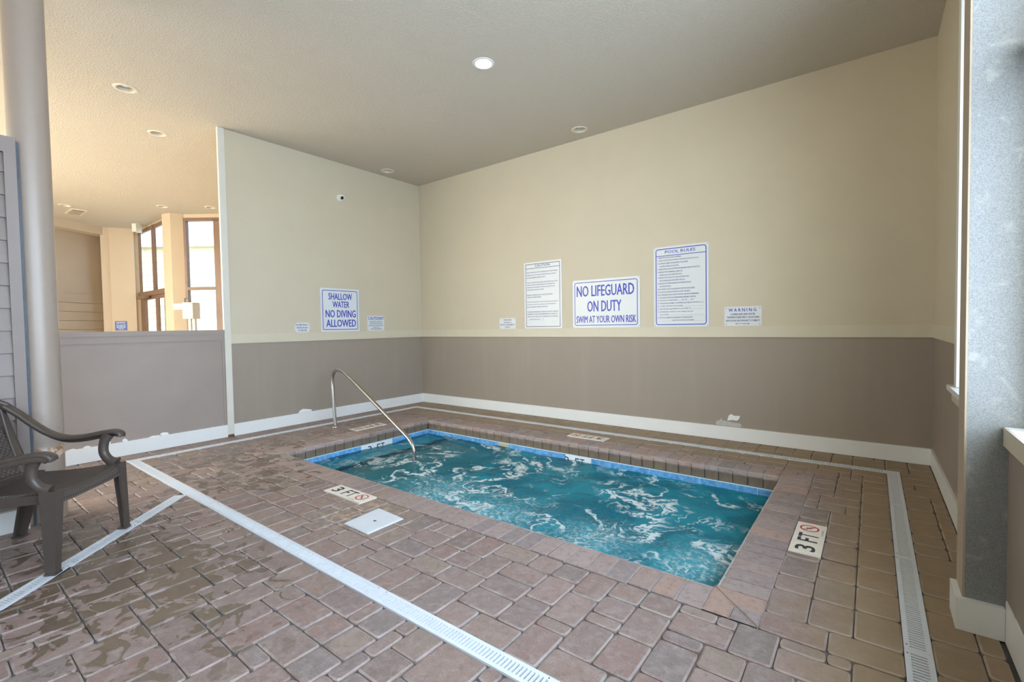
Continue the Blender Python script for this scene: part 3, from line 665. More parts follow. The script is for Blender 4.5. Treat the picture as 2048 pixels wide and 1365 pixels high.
a = MK['right']; marker(*a, (0, 1, 0), (a[2], a[1], .0015), '3 FT no diving marker on the deck right of the spa')
a = MK['back']; marker(*a, (-1, 0, 0), (a[2], a[3], .0015), '3 FT no diving marker on the deck behind the spa')
a = MK['left']; marker(*a, (0, -1, 0), (a[0], a[3], .0015), '3 FT no diving marker on the deck beside the handrail foot')
# skimmer lid
sk = empty('skimmer_lid', (3.475, -3.517, 0), 'square white plastic skimmer lid on the paver deck', 'lid')
mb = MB(); pl = [(-.125, -.14), (.13, -.145), (.128, .13), (-.152, .146)]
mb.prism(pl, .001, .007); mb.prism(inset(pl, .006), .007, .0095); mb.build('lid', M['drain'], sk)
MB().lathe([(0, .0100), (.009, .0100), (.011, .0098)], (.01, -.005, 0), 12).build('finger_hole_shade', M['drain_in'], sk)  # dark disc on the lid, painted as the shade in a hole
for (x, y) in ((-.10, -.115), (.105, .10)): MB().lathe([(0, .0108), (.004, .0104), (.005, .0096)], (x, y, 0), 8).build('screw', M['white'], sk)

# ------------------------------------------------------------------ drain channels
def drain(name, A, B, width, label, seg=.92, pitch=.0178, slant=0):
    A, B = Vector(A), Vector(B); u = (B-A).normalized(); L = (B-A).length
    root = frame_empty(name, (A.x, A.y, 0), (u.x, u.y, 0), Vector((0, 0, 1)).cross(Vector((u.x, u.y, 0))), label, 'drain', 'deck drain channels')
    hw2 = width/2
    MB().box((0, -hw2+.004, -.0108), (L, hw2-.004, -.0085)).build('channel_shade', M['drain_in'], root)  # dark strip: shade below the slots is put into its colour
    n = max(1, round(L/seg)); sl = L/n
    for k in range(n):
        mb = MB(); a, b_ = k*sl+.0006, (k+1)*sl-.0006; iw = width*.29
        mb.box((a, -hw2, -.0085), (b_, -iw, .0022)); mb.box((a, iw, -.0085), (b_, hw2, .0022))
        ns = max(1, int((sl-.03)/pitch)); off = (sl-ns*pitch)/2; bw = pitch*.56
        mb.box((a, -iw, -.006), (k*sl+off, iw, .0020)); mb.box(((k+1)*sl-off, -iw, -.006), (b_, iw, .0020))
        for s_ in range(ns):
            x = k*sl+off+s_*pitch+pitch*.4; q = slant*iw
            mb.add([(x-q, -iw, -.006), (x+bw-q, -iw, -.006), (x+bw+q, iw, -.006), (x+q, iw, -.006), (x-q, -iw, .0020), (x+bw-q, -iw, .0020), (x+bw+q, iw, .0020), (x+q, iw, .0020)], [(4, 5, 6, 7), (0, 1, 5, 4), (1, 2, 6, 5), (2, 3, 7, 6), (3, 0, 4, 7)])
        mb.build('grate', M['drain'], root)
        for sx_ in (.03, sl-.03): MB().lathe([(0, .0034), (.0028, .0032), (.0035, .0022)], (k*sl+sx_, hw2-.009, 0), 6).build('screw', M['screw'], root)
    return root
c_ = DW/2
drain('deck_drain', (DX0, DY0+c_), (DX1-DW, DY0+c_), DW, 'long white slotted drain crossing the deck in front of the spa')
drain('deck_drain', (DX1-c_, -6.6), (DX1-c_, DY1), DW, 'white slotted drain on the deck right of the spa')
drain('deck_drain', (DX0, DY1-c_), (DX1-DW, DY1-c_), DW, 'white slotted drain along the back wall')
drain('deck_drain', (DX0+c_, DY0+DW), (DX0+c_, DY1-DW), DW, 'white slotted drain along the left wall')
drain('deck_drain', (dA.x, dA.y), (dB.x, dB.y), .078, 'white slotted drain running diagonally under the brown chair', .5, .016, .35)

# ------------------------------------------------------------------ handrail
hr = empty('handrail', (.575, -2.0, 0), 'stainless steel handrail bending down into the spa water', 'handrail')
pts = [(.578, 0), (.560, .2), (.543, .45), (.536, .56), (.543, .635), (.575, .695), (.630, .728), (.695, .732), (.765, .722), (.84, .690), (.96, .628), (1.25, .468), (1.55, .300), (1.80, .158), (1.93, .085), (2.01, .035), (2.06, -.015), (2.085, -.075), (2.092, -.15), (2.094, -.50)]
sm = []
for i in range(len(pts)-1):
    p0, p1, p2, p3 = [Vector((*pts[max(0, min(len(pts)-1, i+k))], 0)) for k in (-1, 0, 1, 2)]
    for k in range(4):
        t_ = k/4; q = .5*((2*p1)+(-p0+p2)*t_+(2*p0-5*p1+4*p2-p3)*t_*t_+(-p0+3*p1-3*p2+p3)*t_**3); sm.append((q.x-.575, 0, q.y))
sm.append((pts[-1][0]-.575, 0, pts[-1][1]))
MB().tube(sm, .0215, 14).build('tube', M['steel'], hr, True, 60)
MB().lathe([(.0225, .016), (.03, .015), (.047, .006), (.048, .0)], (.0, 0, .001), 20).build('escutcheon', M['steel'], hr, True)

# ------------------------------------------------------------------ signs
bx = lambda w, h, i, t: ((i, i, w-i, h-i), .03, t)
yR = (0, 1, 0); xR = (1, 0, 0); ZS = 1.2165
sign('pool_sign', (0.001, -1.822, ZS), yR, .61, .61, [('SHALLOW', .20, .81, .185, .15, 0), ('WATER', .30, .73, .37, .145, 0), ('NO DIVING', .12, .90, .585, .17, 0), ('ALLOWED', .13, .90, .805, .17, 0)], 'white square sign reading SHALLOW WATER NO DIVING ALLOWED on the left wall', bx(.61, .61, .026, .009))
sign('pool_sign', (0.001, -2.193, ZS), yR, .203, .128, [('NO MORE THAN 12', .06, .92, .22, .17, 0), ('PEOPLE IN SPA', .13, .88, .52, .17, 0), ('AT ONE TIME', .22, .80, .80, .17, 0)], 'tiny white sign reading NO MORE THAN 12 PEOPLE IN SPA', None, (), 'navy', .010)
sign('pool_sign', (0.001, -1.073, ZS), yR, .305, .229, [('CAUTION!!!', .05, .95, .17, .20, 0), ('PLEASE BE CAREFUL', .12, .87, .39, .075, 1), ('WHEN EXITING SPA', .13, .88, .52, .075, 1), ('SURFACE CAN BE SLICK', .07, .94, .65, .075, 1), ('THANK YOU', .31, .72, .77, .065, 1), ('-THE MANAGEMENT', .17, .84, .88, .075, 1)], 'small white sign headed CAUTION!!! nearest the corner on the left wall', None, (), 'blue', .014)
sign('pool_sign', (1.697, -.001, ZS), xR, .298, .152, [('ANYONE UNDER', .25, .75, .16, .13, 1), ('THE AGE OF 14', .27, .74, .40, .13, 1), ('MUST BE ACCOMPANIED BY', .05, .95, .62, .14, 1), ('AN ADULT !', .34, .68, .84, .13, 1)], 'small white sign about minors and adults left of the tall CAUTION sign', None, (), 'navy', .016)
cl = ['ELDERLY PERSONS AND THOSE SUFFERING FROM HEART DISEASE,', 'DIABETES, HIGH OR LOW BLOOD PRESSURE SHOULD CONSULT', 'PHYSICIAN BEFORE USING THE SPA.', 'THE USE OF THIS SPA WHILE UNDER THE INFLUENCE OF ALCOHOL,', 'ANTICOAGULANTS, ANTIHISTAMINES, VASOCONSTRICTORS,', 'VASODILATORS, STIMULANTS, HYPNOTICS, NARCOTICS OR', 'TRANQUILIZERS SHOULD BE AVOIDED.', 'PREGNANT WOMEN SHOULD NOT USE THE SPA WITHOUT', 'CONSULTING THEIR PHYSICIAN.', 'PERSONS SHOULD SPEND NO MORE THAN FIFTEEN (15) MINUTES', 'IN THE SPA AT ANY ONE (1) SESSION. LONG EXPOSURES MAY', 'RESULT IN NAUSEA, DIZZINESS OR FAINTING.', 'THE MAXIMUM TEMPERATURE ALLOWED BY THE SOUTH CAROLINA', 'DEPARTMENT OF HEALTH AND ENVIRONMENTAL CONTROL FOR', 'ANY SPA IS 104 F. THE ACTUAL TEMPERATURE OF THIS SPA IS', '___ PLEASE, DON\'T SIT ___ F']
cy = [.155, .195, .232, .307, .343, .38, .417, .495, .528, .602, .64, .676, .75, .785, .822, .866]; cw = [.90, .86, .58, .90, .83, .82, .54, .77, .46, .89, .85, .64, .90, .88, .90, .52]
sign('pool_sign', (2.156, -.001, ZS), xR, .612, .914, [('CAUTION', .30, .70, .0575, .032, 0)]+[(s_, .075, .0+w_, y_, .0185, 1) for s_, w_, y_ in zip(cl, cw, cy)], 'tall white sign headed CAUTION with dense blue text on the back wall', ((.027, .022, .585, .89), .004, .007), [(.03, .826, .582, .832)], 'navy', .0)
sign('pool_sign', (2.932, -.001, ZS), xR, .914, .61, [('NO LIFEGUARD', .07, .92, .235, .225, 0), ('ON DUTY', .235, .74, .555, .225, 0), ('SWIM AT YOUR OWN RISK', .06, .945, .825, .145, 0)], 'wide white sign reading NO LIFEGUARD ON DUTY on the back wall', ((.028, .028, .886, .582), .028, .009), (), 'blue', .016)
rl = [('1. THERE SHOULD BE NO SOLO SWIMMING.', .52), ('2. THERE SHOULD BE NO RUNNING, BOISTEROUS OR ROUGH PLAY.', .83), ('3. NO PERSON UNDER THE INFLUENCE OF ALCOHOL', .64), ('    OR DRUGS SHOULD USE THE POOL.', .48), ('4. THERE SHOULD BE NO SPITTING OR BLOWING NOSE IN THE POOL.', .85), ('5. PERSONS WITH DIARRHEAL ILLNESS OR', .54), ('    NAUSEA SHOULD NOT ENTER THE POOL.', .53), ('6. PERSONS WITH SKIN, EYE, EAR OR RESPIRATORY', .66), ('    INFECTIONS SHOULD NOT ENTER THE POOL.', .59), ('7. PERSONS WITH OPEN LESIONS OR WOUNDS SHOULD', .69), ('    NOT ENTER THE POOL.', .33), ('8. NO ANIMALS OR PETS ALLOWED IN THE POOL ENCLOSURE.', .76), ('9. NO GLASS ALLOWED IN THE POOL OR ON THE DECK.', .68), ('10. NO CHILDREN SHOULD BE IN THE POOL WITHOUT SUPERVISION.', .83), ('11. YOU SHOULD TAKE A SHOWER BEFORE ENTERING THE POOL.', .78), ('12. THIS POOL IS OPEN FROM ____ A.M. TO ____ P.M.', .74), ('13. THE MAXIMUM NUMBER OF SWIMMERS ALLOWED IN THE POOL IS _12_', .92), ('14. A FIRST AID KIT IS LOCATED ______________________', .92), ('15. LIFE SAVING EQUIPMENT IS LOCATED AT ______________', .92), ('16. AN EMERGENCY PHONE (or other notification device) IS', .73), ('    LOCATED _________________________________', .92), ('17. THE POOL OPERATOR OF RECORD AT THIS FACILITY IS', .72), ('    ____________ CERTIFICATION NUMBER ________', .90)]
sign('pool_sign', (4.014, -.001, ZS), xR, .609, .914, [('POOL RULES', .22, .77, .067, .036, 0)]+[(s_, .115 if s_[0] == ' ' else .075, w_, .135+.0357*k, .017, 1) for k, (s_, w_) in enumerate(rl)], 'tall white POOL RULES sign with numbered blue text on the back wall', ((.024, .022, .586, .892), .03, .009), [(.03, .808, .58, .815)], 'blue', .013)
sign('pool_sign', (4.78, -.001, ZS), xR, .356, .203, [('W A R N I N G', .12, .86, .17, .17, 0), ('CLORINE AND HIGH WATER', .17, .83, .39, .095, 1), ('TEMPERATURES MAY CAUSE SKIN', .07, .93, .55, .095, 1), ('IRRITATION OR DAMAGE TO FABRICS', .05, .95, .72, .095, 1), ('USE AT OWN RISK', .30, .69, .88, .065, 1)], 'small white sign headed WARNING at the right end of the back wall', None, (), 'blue', .018)

# ------------------------------------------------------------------ security camera, ceiling lights
sc = empty('security_camera', (0, -1.473, 3.123), 'small white dome security camera with black lens on the left wall', 'camera')
MB().lathe([(0, .0), (.058, 0), (.058, .022), (.05, .034), (.047, .036)], (0, 0, 0), 24, axis='x').build('mount', M['cam_white'], sc, True)
MB().lathe([(.047, .034), (.046, .055), (.036, .075), (.02, .085), (0, .088)], (0, 0, 0), 24, axis='x').build('housing', M['cam_white'], sc, True)
dm = MB(); cdir = Vector((.82, -.30, -.35)).normalized(); c0 = Vector((.052, -.006, -.006))+cdir*.022
for i in range(7):
    for k in range(14):
        a = math.pi*i/6; b_ = 2*math.pi*k/14; dm.v.append(tuple(c0+Vector((math.sin(a)*math.cos(b_), math.sin(a)*math.sin(b_), math.cos(a)))*.024))
dm.f = [(i*14+k, i*14+(k+1)%14, (i+1)*14+(k+1)%14, (i+1)*14+k) for i in range(6) for k in range(14)]; dm.m = [0]*len(dm.f)
dm.build('lens_dome', M['cam_black'], sc, True, 180)
# cut holes for the cans
LIGHTS = [((3.246, -2.078), True, 'glowing recessed ceiling light above the spa'), ((3.208, -.27), False, 'unlit recessed ceiling light above the back wall signs'), ((.24, -.817), False, 'unlit recessed ceiling light near the back left corner'),
          ((.281, -3.942), False, 'unlit recessed ceiling light nearest the round column'), ((-.73, -3.409), False, 'unlit recessed ceiling light just beyond the half wall'), ((-5.795, -3.433), False, 'far recessed ceiling light beside the ceiling vent'), ((-4.583, -2.276), False, 'far recessed ceiling light above the transom windows'), ((-4.011, -1.673), False, 'far recessed ceiling light at the left wall end')]
ceil = bpy.data.objects['ceiling']
def ceiling_with_holes():
    mb = MB(); xs0, xs1, ys0, ys1 = -9.6, 6.65, -7.8, .6; r = .076; q = .11
    hs = [(p[0][0], p[0][1]) for p in LIGHTS]
    fine = [-5.05+2.6*k/14 for k in range(15)]; finey = [-1.86+2.46*k/14 for k in range(14)]
    gx = sorted({xs0, xs1, -8.3, -7.45, *fine, *[h[0]-q for h in hs], *[h[0]+q for h in hs]}); gy = sorted({ys0, ys1, *finey, *[h[1]-q for h in hs], *[h[1]+q for h in hs]})
    for a, c in zip(gx, gx[1:]):
        for b_, d in zip(gy, gy[1:]):
            mx, my = (a+c)/2, (b_+d)/2
            if my > -1.86 and mx < -2.4 and (mx < -5.05 or (my+1.75) > (mx+5.08)*.769): continue      # open air beyond the hall windows
            if mx < -8.3 and my > -2.0: continue
            mb.add([(a, b_, H+.15), (c, b_, H+.15), (c, d, H+.15), (a, d, H+.15)], [(0, 1, 2, 3)])
            if not any(abs(mx-h[0]) < q and abs(my-h[1]) < q for h in hs): mb.add([(a, b_, H), (a, d, H), (c, d, H), (c, b_, H)], [(0, 1, 2, 3)])
    for hx, hy in hs:
        n = 32; o_ = []; i_ = []
        for k in range(n):
            an = 2*math.pi*k/n; cx, sy = math.cos(an), math.sin(an); s_ = q/max(abs(cx), abs(sy)); o_.append((hx+cx*s_, hy+sy*s_, H)); i_.append((hx+cx*r, hy+sy*r, H))
        mb.add(o_+i_, [(k, n+k, n+(k+1)%n, (k+1)%n) for k in range(n)])
    return mb
old = ceil.data; ceil.data = ceiling_with_holes().mesh('ceiling'); ceil.data.materials.append(M['ceil'])
for (x, y), lit, lab in LIGHTS:
    root = tag(empty('recessed_light', (x, y, H)), lab, 'ceiling light', 'recessed ceiling lights')
    MB().lathe([(.072, .0), (.074, -.006), (.094, -.005), (.098, .0)], (0, 0, 0), 28).build('trim_ring', M['lamp_trim'] if not lit else M['white'], root, True)
    MB().lathe([(.074, -.004), (.062, .05), (.056, .085), (0, .086)], (0, 0, 0), 28).build('baffle', M['lamp_in'] if not lit else M['white'], root, True, 50)
    MB().lathe([(.050, .06), (.050, .048), (.042, .030), (.022, .020), (0, .018)], (0, 0, 0), 20).build('bulb', M['glow'] if lit else M['bulb_off'], root, True, 50)

# ------------------------------------------------------------------ column and partition
col = empty('column', (1.585, -4.785, 0), 'tall round taupe column with a rust patch near its foot', 'column')
MB().lathe([(.0, 0), (.106, 0), (.106, .10), (.103, .105), (.103, .425), (.1045, .43), (.1045, .436), (.103, .44), (.103, .53), (.1045, .56), (.105, .66), (.103, .74), (.1025, H), (0, H)], (0, 0, 0), 40).build('shaft', M['column'], col, True, 50)
pt = empty('plank_partition', (1.70, -6.2, 0), 'taupe wooden partition of lapped planks beside the round column', 'partition')
xp = 1.70-1.70; ye = -4.862+6.2; yb = -7.6+6.2
MB().box((-.06, yb, .0), (-.03, ye-.04, 2.50)).build('core', M['gray_wood'], pt)
MB().box((-.03, ye-.055, .135), (.012, ye, 2.50)).build('stile', M['gray_wood'], pt)
MB().box((-.03, yb, 2.40), (.012, ye-.055, 2.50)).build('top_rail', M['gray_wood'], pt)
MB().box((-.05, yb, 0), (.03, ye-.02, .135)).build('plinth', M['white'], pt)
z = .135; ph = .1428; pk = MB()
pk.add([(-.03, yb, 0), (-.004, yb, 0), (-.022, yb, ph+.01), (-.03, yb, ph+.01), (-.03, ye-.055, 0), (-.004, ye-.055, 0), (-.022, ye-.055, ph+.01), (-.03, ye-.055, ph+.01)], [(0, 1, 5, 4), (1, 2, 6, 5), (2, 3, 7, 6), (0, 4, 7, 3), (0, 3, 2, 1), (4, 5, 6, 7)])
pm = pk.mesh('plank'); pm.materials.append(M['gray_wood'])
while z < 2.395:
    o = bpy.data.objects.new('plank', pm); COL.objects.link(o); o.parent = pt; o.location = (0, 0, z); z += ph
MB().box((-.035, ye, .0), (-.002, ye+.014, 2.48)).build('gap_strip', plain('dark_blue_grey', (.045, .06, .08), .5, .3, 30), pt)  # dark blue-grey strip at the partition end beside the column

# ------------------------------------------------------------------ grey post by the windows
ps = empty('steel_post', (6.39, -2.69, 0), 'speckled pale grey square post between the right windows', 'post')
lp = lambda a: (a[0]-6.39, a[1]+2.69, a[2])
MB().box(lp((6.330, -2.757, 0)), lp((6.503, -2.60, H))).build('shaft', M['post'], ps)
MB().box(lp((6.323, -2.7565, .128)), lp((6.330, -2.60, H))).build('corner_bead', M['farwall'], ps)
MB().box(lp((6.302, -2.782, 0)), lp((6.442, -2.757, .128))).build('base_board', M['white'], ps)
MB().box(lp((6.302, -2.757, 0)), lp((6.323, -2.60, .128))).build('base_board', M['white'], ps)

# ------------------------------------------------------------------ chair
A_ = Vector((2.655, -4.905, 0)); B_ = Vector((2.235, -4.52, 0)); FX = Vector((.679, .734, 0)); SD = Vector((.734, -.679, 0))
ch = empty('patio_chair', (0, 0, 0), 'brown woven resin patio armchair at the left edge', 'chair')
o_ = (A_+B_)/2; ch.matrix_world = Matrix(((SD.x, FX.x, 0, o_.x), (SD.y, FX.y, 0, o_.y), (0, 0, 1, .0028), (0, 0, 0, 1)))
def grid(fn, nu, nv, thick, name, m, parent, smooth=True):
    mb = MB(); top = [[Vector(fn(i/nu, j/nv)) for j in range(nv+1)] for i in range(nu+1)]; T = []; Bt = []
    for i in range(nu+1):
        for j in range(nv+1):
            du = top[min(i+1, nu)][j]-top[max(i-1, 0)][j]; dv_ = top[i][min(j+1, nv)]-top[i][max(j-1, 0)]; n = du.cross(dv_).normalized(); T.append(top[i][j]); Bt.append(top[i][j]-n*thick)
    I = lambda i, j: i*(nv+1)+j; N = len(T); fs = []
    for i in range(nu):
        for j in range(nv): fs += [(I(i, j), I(i+1, j), I(i+1, j+1), I(i, j+1)), (N+I(i, j+1), N+I(i+1, j+1), N+I(i+1, j), N+I(i, j))]
    for i in range(nu): fs += [(I(i, 0), N+I(i, 0), N+I(i+1, 0), I(i+1, 0)), (I(i, nv), I(i+1, nv), N+I(i+1, nv), N+I(i, nv))]
    for j in range(nv): fs += [(I(0, j), I(0, j+1), N+I(0, j+1), N+I(0, j)), (I(nu, j), N+I(nu, j), N+I(nu, j+1), I(nu, j+1))]
    mb.add(T+Bt, fs); return mb.build(name, m, parent, smooth, 50)
def seat_fn(u, v):
    x = (u-.5)*2; hwid = .225+.03*v; s_ = abs(x)
    if v < .82:
        y = -.455+.455*(v/.82)-.005; z = .398+.022*(v/.82)-.018*(1-x*x)+.012*s_**4; z -= .01*math.sin(v/.82*math.pi)
    else:
        q = (v-.82)/.18; a = q*R(95); y = -.005+.028*math.sin(a); z = .420-.018*(1-x*x)+.012*s_**4-.028*(1-math.cos(a))-q*.040*(1-.55*(1-x*x))
    return (x*hwid, y, z)
grid(seat_fn, 16, 18, .012, 'seat', M['seatw'], ch)
def back_pt(u, v):      # woven back panel
    x = (u-.5)*2; topw = .215*(1-.0*v); z = .425+v*(.36+.055*(1-x*x)); wv_ = .185+.05*min(1, v*1.6); y = -.462-.215*((z-.425)/.42)-.03*(1-x*x)
    return (x*wv_, y, z)
grid(back_pt, 14, 14, -.012, 'backrest', M['backw'], ch)
def lerp_path(keys, n=5):
    out = []
    for i in range(len(keys)-1):
        p0, p1, p2, p3 = [Vector(keys[max(0, min(len(keys)-1, i+k))]) for k in (-1, 0, 1, 2)]
        for k in range(n):
            t_ = k/n; out.append(.5*((2*p1)+(-p0+p2)*t_+(2*p0-5*p1+4*p2-p3)*t_*t_+(-p0+3*p1-3*p2+p3)*t_**3))
    out.append(Vector(keys[-1])); return out
for s_ in (-1, 1):
    arm = lerp_path([(s_*.272, .012, .592), (s_*.275, .008, .612), (s_*.277, -.03, .626), (s_*.280, -.10, .620), (s_*.284, -.20, .602), (s_*.285, -.30, .600), (s_*.281, -.385, .632), (s_*.272, -.46, .692), (s_*.262, -.53, .762), (s_*.245, -.588, .818)])
    ao = MB().sweep(arm, (1, 0, 0), .056, .026).build('armrest', M['chair'], ch, True, 50)
    MB().sweep([p+Vector((s_*.019, 0, -.020)) for p in arm[6:]], (1, 0, 0), .014, .030).build('flange', M['chair'], ao, True, 50)
    post = lerp_path([(s_*.262, -.012, .425), (s_*.264, -.050, .445), (s_*.268, -.082, .485), (s_*.270, -.088, .53), (s_*.272, -.078, .575), (s_*.274, -.055, .615)])
    n_ = len(post); MB().sweep(post, (1, 0, 0), [.046-.004*k/n_ for k in range(n_)], [.070-.026*min(1, k/6)+.016*max(0, (k-18)/7) for k in range(n_)]).build('arm_support', M['chair'], ch, True, 50)
    for nm, tp, ft in (('leg', (s_*.255, -.012, .43), (s_*.285, 0, 0)), ('leg', (s_*.235, -.445, .41), (s_*.268, -.565, 0))):
        lg = MB(); T_, F_ = Vector(tp), Vector(ft); sy_ = 1 if tp[1] > -.2 else -1
        for (ax, bx_) in (((-.5, -.5, .5, .5), (0, -.02, -.02, 0)),):
            pass
        def sec(c, w, d, th):   # L section opening towards the chair inside/back
            x0 = s_*w/2; return [(c.x+x0, c.y+sy_*d/2, c.z), (c.x-x0, c.y+sy_*d/2, c.z), (c.x-x0, c.y+sy_*(d/2-th), c.z), (c.x+x0-s_*th, c.y+sy_*(d/2-th), c.z), (c.x+x0-s_*th, c.y-sy_*d/2, c.z), (c.x+x0, c.y-sy_*d/2, c.z)]
        a = sec(T_, .062, .075, .014); b2 = sec(F_, .040, .046, .012); n6 = 6
        lg.add(a+b2, [(k, (k+1)%n6, n6+(k+1)%n6, n6+k) for k in range(n6)]+[tuple(range(6)), tuple(range(11, 5, -1))])
        lo = lg.build(nm, M['chair'], ch)
        import bmesh
        bm = bmesh.new(); bm.from_mesh(lo.data); bmesh.ops.recalc_face_normals(bm, faces=bm.faces); bm.to_mesh(lo.data); bm.free()
        MB().box((F_.x-.024, F_.y-.026, 0), (F_.x+.024, F_.y+.026, .012)).build('foot', M['chair'], lo)
    st = lerp_path([(s_*.205, -.448, .385), (s_*.222, -.505, .50), (s_*.238, -.555, .62), (s_*.247, -.588, .72), (s_*.243, -.605, .80)])
    MB().sweep(st, (1, 0, 0), [.075-.045*k/len(st) for k in range(len(st))], .016).build('back_stile', M['chair'], ch, True, 50)
    MB().sweep([(s_*.245, -.02, .385), (s_*.24, -.23, .375), (s_*.232, -.44, .375)], (0, 0, 1), .05, .014).build('side_rail', M['chair'], ch)
top = lerp_path([(-.247, -.585, .815), (-.20, -.640, .858), (-.12, -.675, .888), (0, -.688, .898), (.12, -.675, .888), (.20, -.640, .858), (.247, -.585, .815)])
MB().sweep(top, [(0, .9, .45)]*len(top), .054, .028).build('top_rail', M['chair'], ch, True, 50)
MB().sweep([(-.2, -.458, .40), (0, -.487, .392), (.2, -.458, .40)], (0, .2, 1), .05, .014).build('lower_back_rail', M['chair'], ch)

# ------------------------------------------------------------------ adjoining hall seen over the half wall
def wall_seg(name, a, b, z0, z1, m, label, th=.15):
    a, b = Vector(a), Vector(b); u = (b-a).normalized(); n = Vector((u.y, -u.x))
    mid = (a+b)/2
    if (Vector((CAM_C.x, CAM_C.y))-mid).dot(n) > 0: n = -n
    p = [tuple(a), tuple(b), tuple(b+n*th), tuple(a+n*th)]
    if sum(p[i][0]*p[(i+1)%4][1]-p[(i+1)%4][0]*p[i][1] for i in range(4)) < 0: p = p[::-1]
    return struct(MB().prism(p, z0, z1).build(name, M[m]), label, 'wall')
wf_ = wall_seg('wall_far_left', (-5.6, -6.18), (-8.12, -2.30), 0, H, 'farwall', 'tan angled wall of the far hall with lapped boards below')
d_ = (Vector((-8.12, -2.30))-Vector((-5.6, -6.18))).normalized(); n_ = Vector((d_.y, -d_.x)); 
if n_.dot(Vector((1, 0))) < 0: n_ = -n_
def seg_box(p, q, off, th, z0, z1):
    a = Vector(p)+n_*off; b2 = Vector(q)+n_*off; pl_ = [tuple(a), tuple(b2), tuple(b2+n_*th), tuple(a+n_*th)]
    if sum(pl_[i][0]*pl_[(i+1)%4][1]-pl_[(i+1)%4][0]*pl_[i][1] for i in range(4)) < 0: pl_ = pl_[::-1]
    return MB().prism(pl_, z0, z1)
for k in range(10): seg_box((-5.6, -6.18), (-8.06, -2.392), .0, .03, 2.10-.193*(k+1)+.008, 2.10-.193*k).build('plank', M['farwall'], wf_)
seg_box((-5.6, -6.18), (-7.95, -2.56), .0, .28, 3.44, H).build('soffit_band', M['pil'], wf_)
wall_seg('wall_far_return', (-7.565, -2.45), (-7.365, -2.05), 0, H, 'pil', 'peach tan pilaster carrying the blue notice', .08)
wall_seg('wall_far_link', (-8.12, -2.30), (-7.6, -2.44), 0, H, 'pil', 'return beside the peach pilaster')
# transom window wall, plane y = -1.95
YW = -1.95
ww = MB()
for x0, x1, z0, z1 in ((-7.43, -7.40, 0, H), (-7.40, -5.62, 3.575, H), (-5.62, -5.30, 0, H)): ww.box((x0, YW, z0), (x1, YW+.02, z1))
struct(ww.build('wall_far_window', M['pil']), 'tan wall around the transom windows and glass door', 'wall')
struct(MB().box((-7.46, -2.07, 0), (-7.40, YW, H)).build('trim_9', M['pil']), 'narrow tan strip beside the transom windows', 'trim')
w4 = struct(empty('window_4', (-6.5, YW, 2.14)), 'pair of bronze transom windows over the far glass door', 'window'); L4 = lambda x, y, z: (x+6.5, y-YW, z-2.14)
for nm, a, b2 in (('jamb', (-7.40, YW-.01, 2.14), (-7.34, YW+.03, 3.575)), ('jamb', (-5.70, YW-.01, 2.14), (-5.62, YW+.03, 3.575)), ('mullion', (-6.40, YW-.03, 2.14), (-6.31, YW+.03, 3.575)), ('head', (-7.40, YW-.01, 3.50), (-5.62, YW+.03, 3.575)), ('sill', (-7.42, YW-.05, 2.06), (-5.60, YW+.08, 2.16))): MB().box(L4(*a), L4(*b2)).build(nm, M['bronze'], w4)
for x0, x1 in ((-7.34, -6.40), (-6.31, -5.70)): MB().box(L4(x0, YW+.012, 2.14), L4(x1, YW+.018, 3.52)).build('pane', M['glass'], w4)
d1 = struct(empty('door_1', (-6.5, YW, 0)), 'bronze framed glass double door in the far hall', 'door'); L5 = lambda x, y, z: (x+6.5, y-YW, z)
for nm, a, b2 in (('jamb', (-7.40, YW-.01, 0), (-7.15, YW+.03, 2.06)), ('jamb', (-5.70, YW-.01, 0), (-5.62, YW+.03, 2.06)), ('head', (-7.15, YW-.01, 1.98), (-5.70, YW+.03, 2.06)), ('stile', (-6.36, YW-.01, 0), (-6.20, YW+.03, 1.98)), ('stile', (-7.15, YW-.01, 0), (-7.05, YW+.03, 1.98)), ('stile', (-5.80, YW-.01, 0), (-5.70, YW+.03, 1.98)), ('closer', (-7.2, YW-.12, 2.0), (-6.6, YW-.06, 2.05))): MB().box(L5(*a), L5(*b2)).build(nm, M['bronze'], d1)
for x0, x1 in ((-7.05, -6.36), (-6.20, -5.80)): MB().box(L5(x0, YW+.012, 0), L5(x1, YW+.018, 1.98)).build('pane', M['glass'], d1)
MB().box(L5(-5.79, YW+.015, 1.30), L5(-5.70, YW+.025, 1.42)).build('door_sticker', M['red'], d1)
struct(MB().prism([(-5.30, -2.09), (-5.06, -2.02), (-5.0, -1.82), (-5.30, -1.82)], 0, H).build('trim_8', M['pil']), 'tan pier between the transom windows and the large window', 'trim')
# large window, plane along (.7927,.6096)
U = Vector((.7927, .6096)); P0 = Vector((-5.08, -1.87))
def along(s_, off=0): q = P0+U*s_+Vector((-U.y, U.x))*off; return (q.x, q.y)
def ubox(s0, s1, z0, z1, o0, o1): return MB().prism([along(s0, o0), along(s1, o0), along(s1, o1), along(s0, o1)], z0, z1)
w5 = struct(empty('window_5', (0, 0, 0)), 'large bronze framed window at the end of the far hall', 'window')
for nm, a in (('jamb', (.03, .14, .3, 3.50)), ('jamb', (.70, .82, .3, 3.50)), ('head', (.03, .82, 3.48, 3.54)), ('mullion', (.14, .70, 2.09, 2.15)), ('sill', (.03, .82, .22, .3))): ubox(*a, -.01, .08).build(nm, M['bronze'], w5)
ubox(.14, .70, .3, 2.09, .03, .036).build('pane', M['glass'], w5); ubox(.14, .70, 2.15, 3.48, .03, .036).build('pane', M['glass'], w5)
wfr = struct(ubox(.0, .82, 3.54, H, 0, .15).build('wall_far_header', M['pil']), 'tan header above the large far window', 'wall')
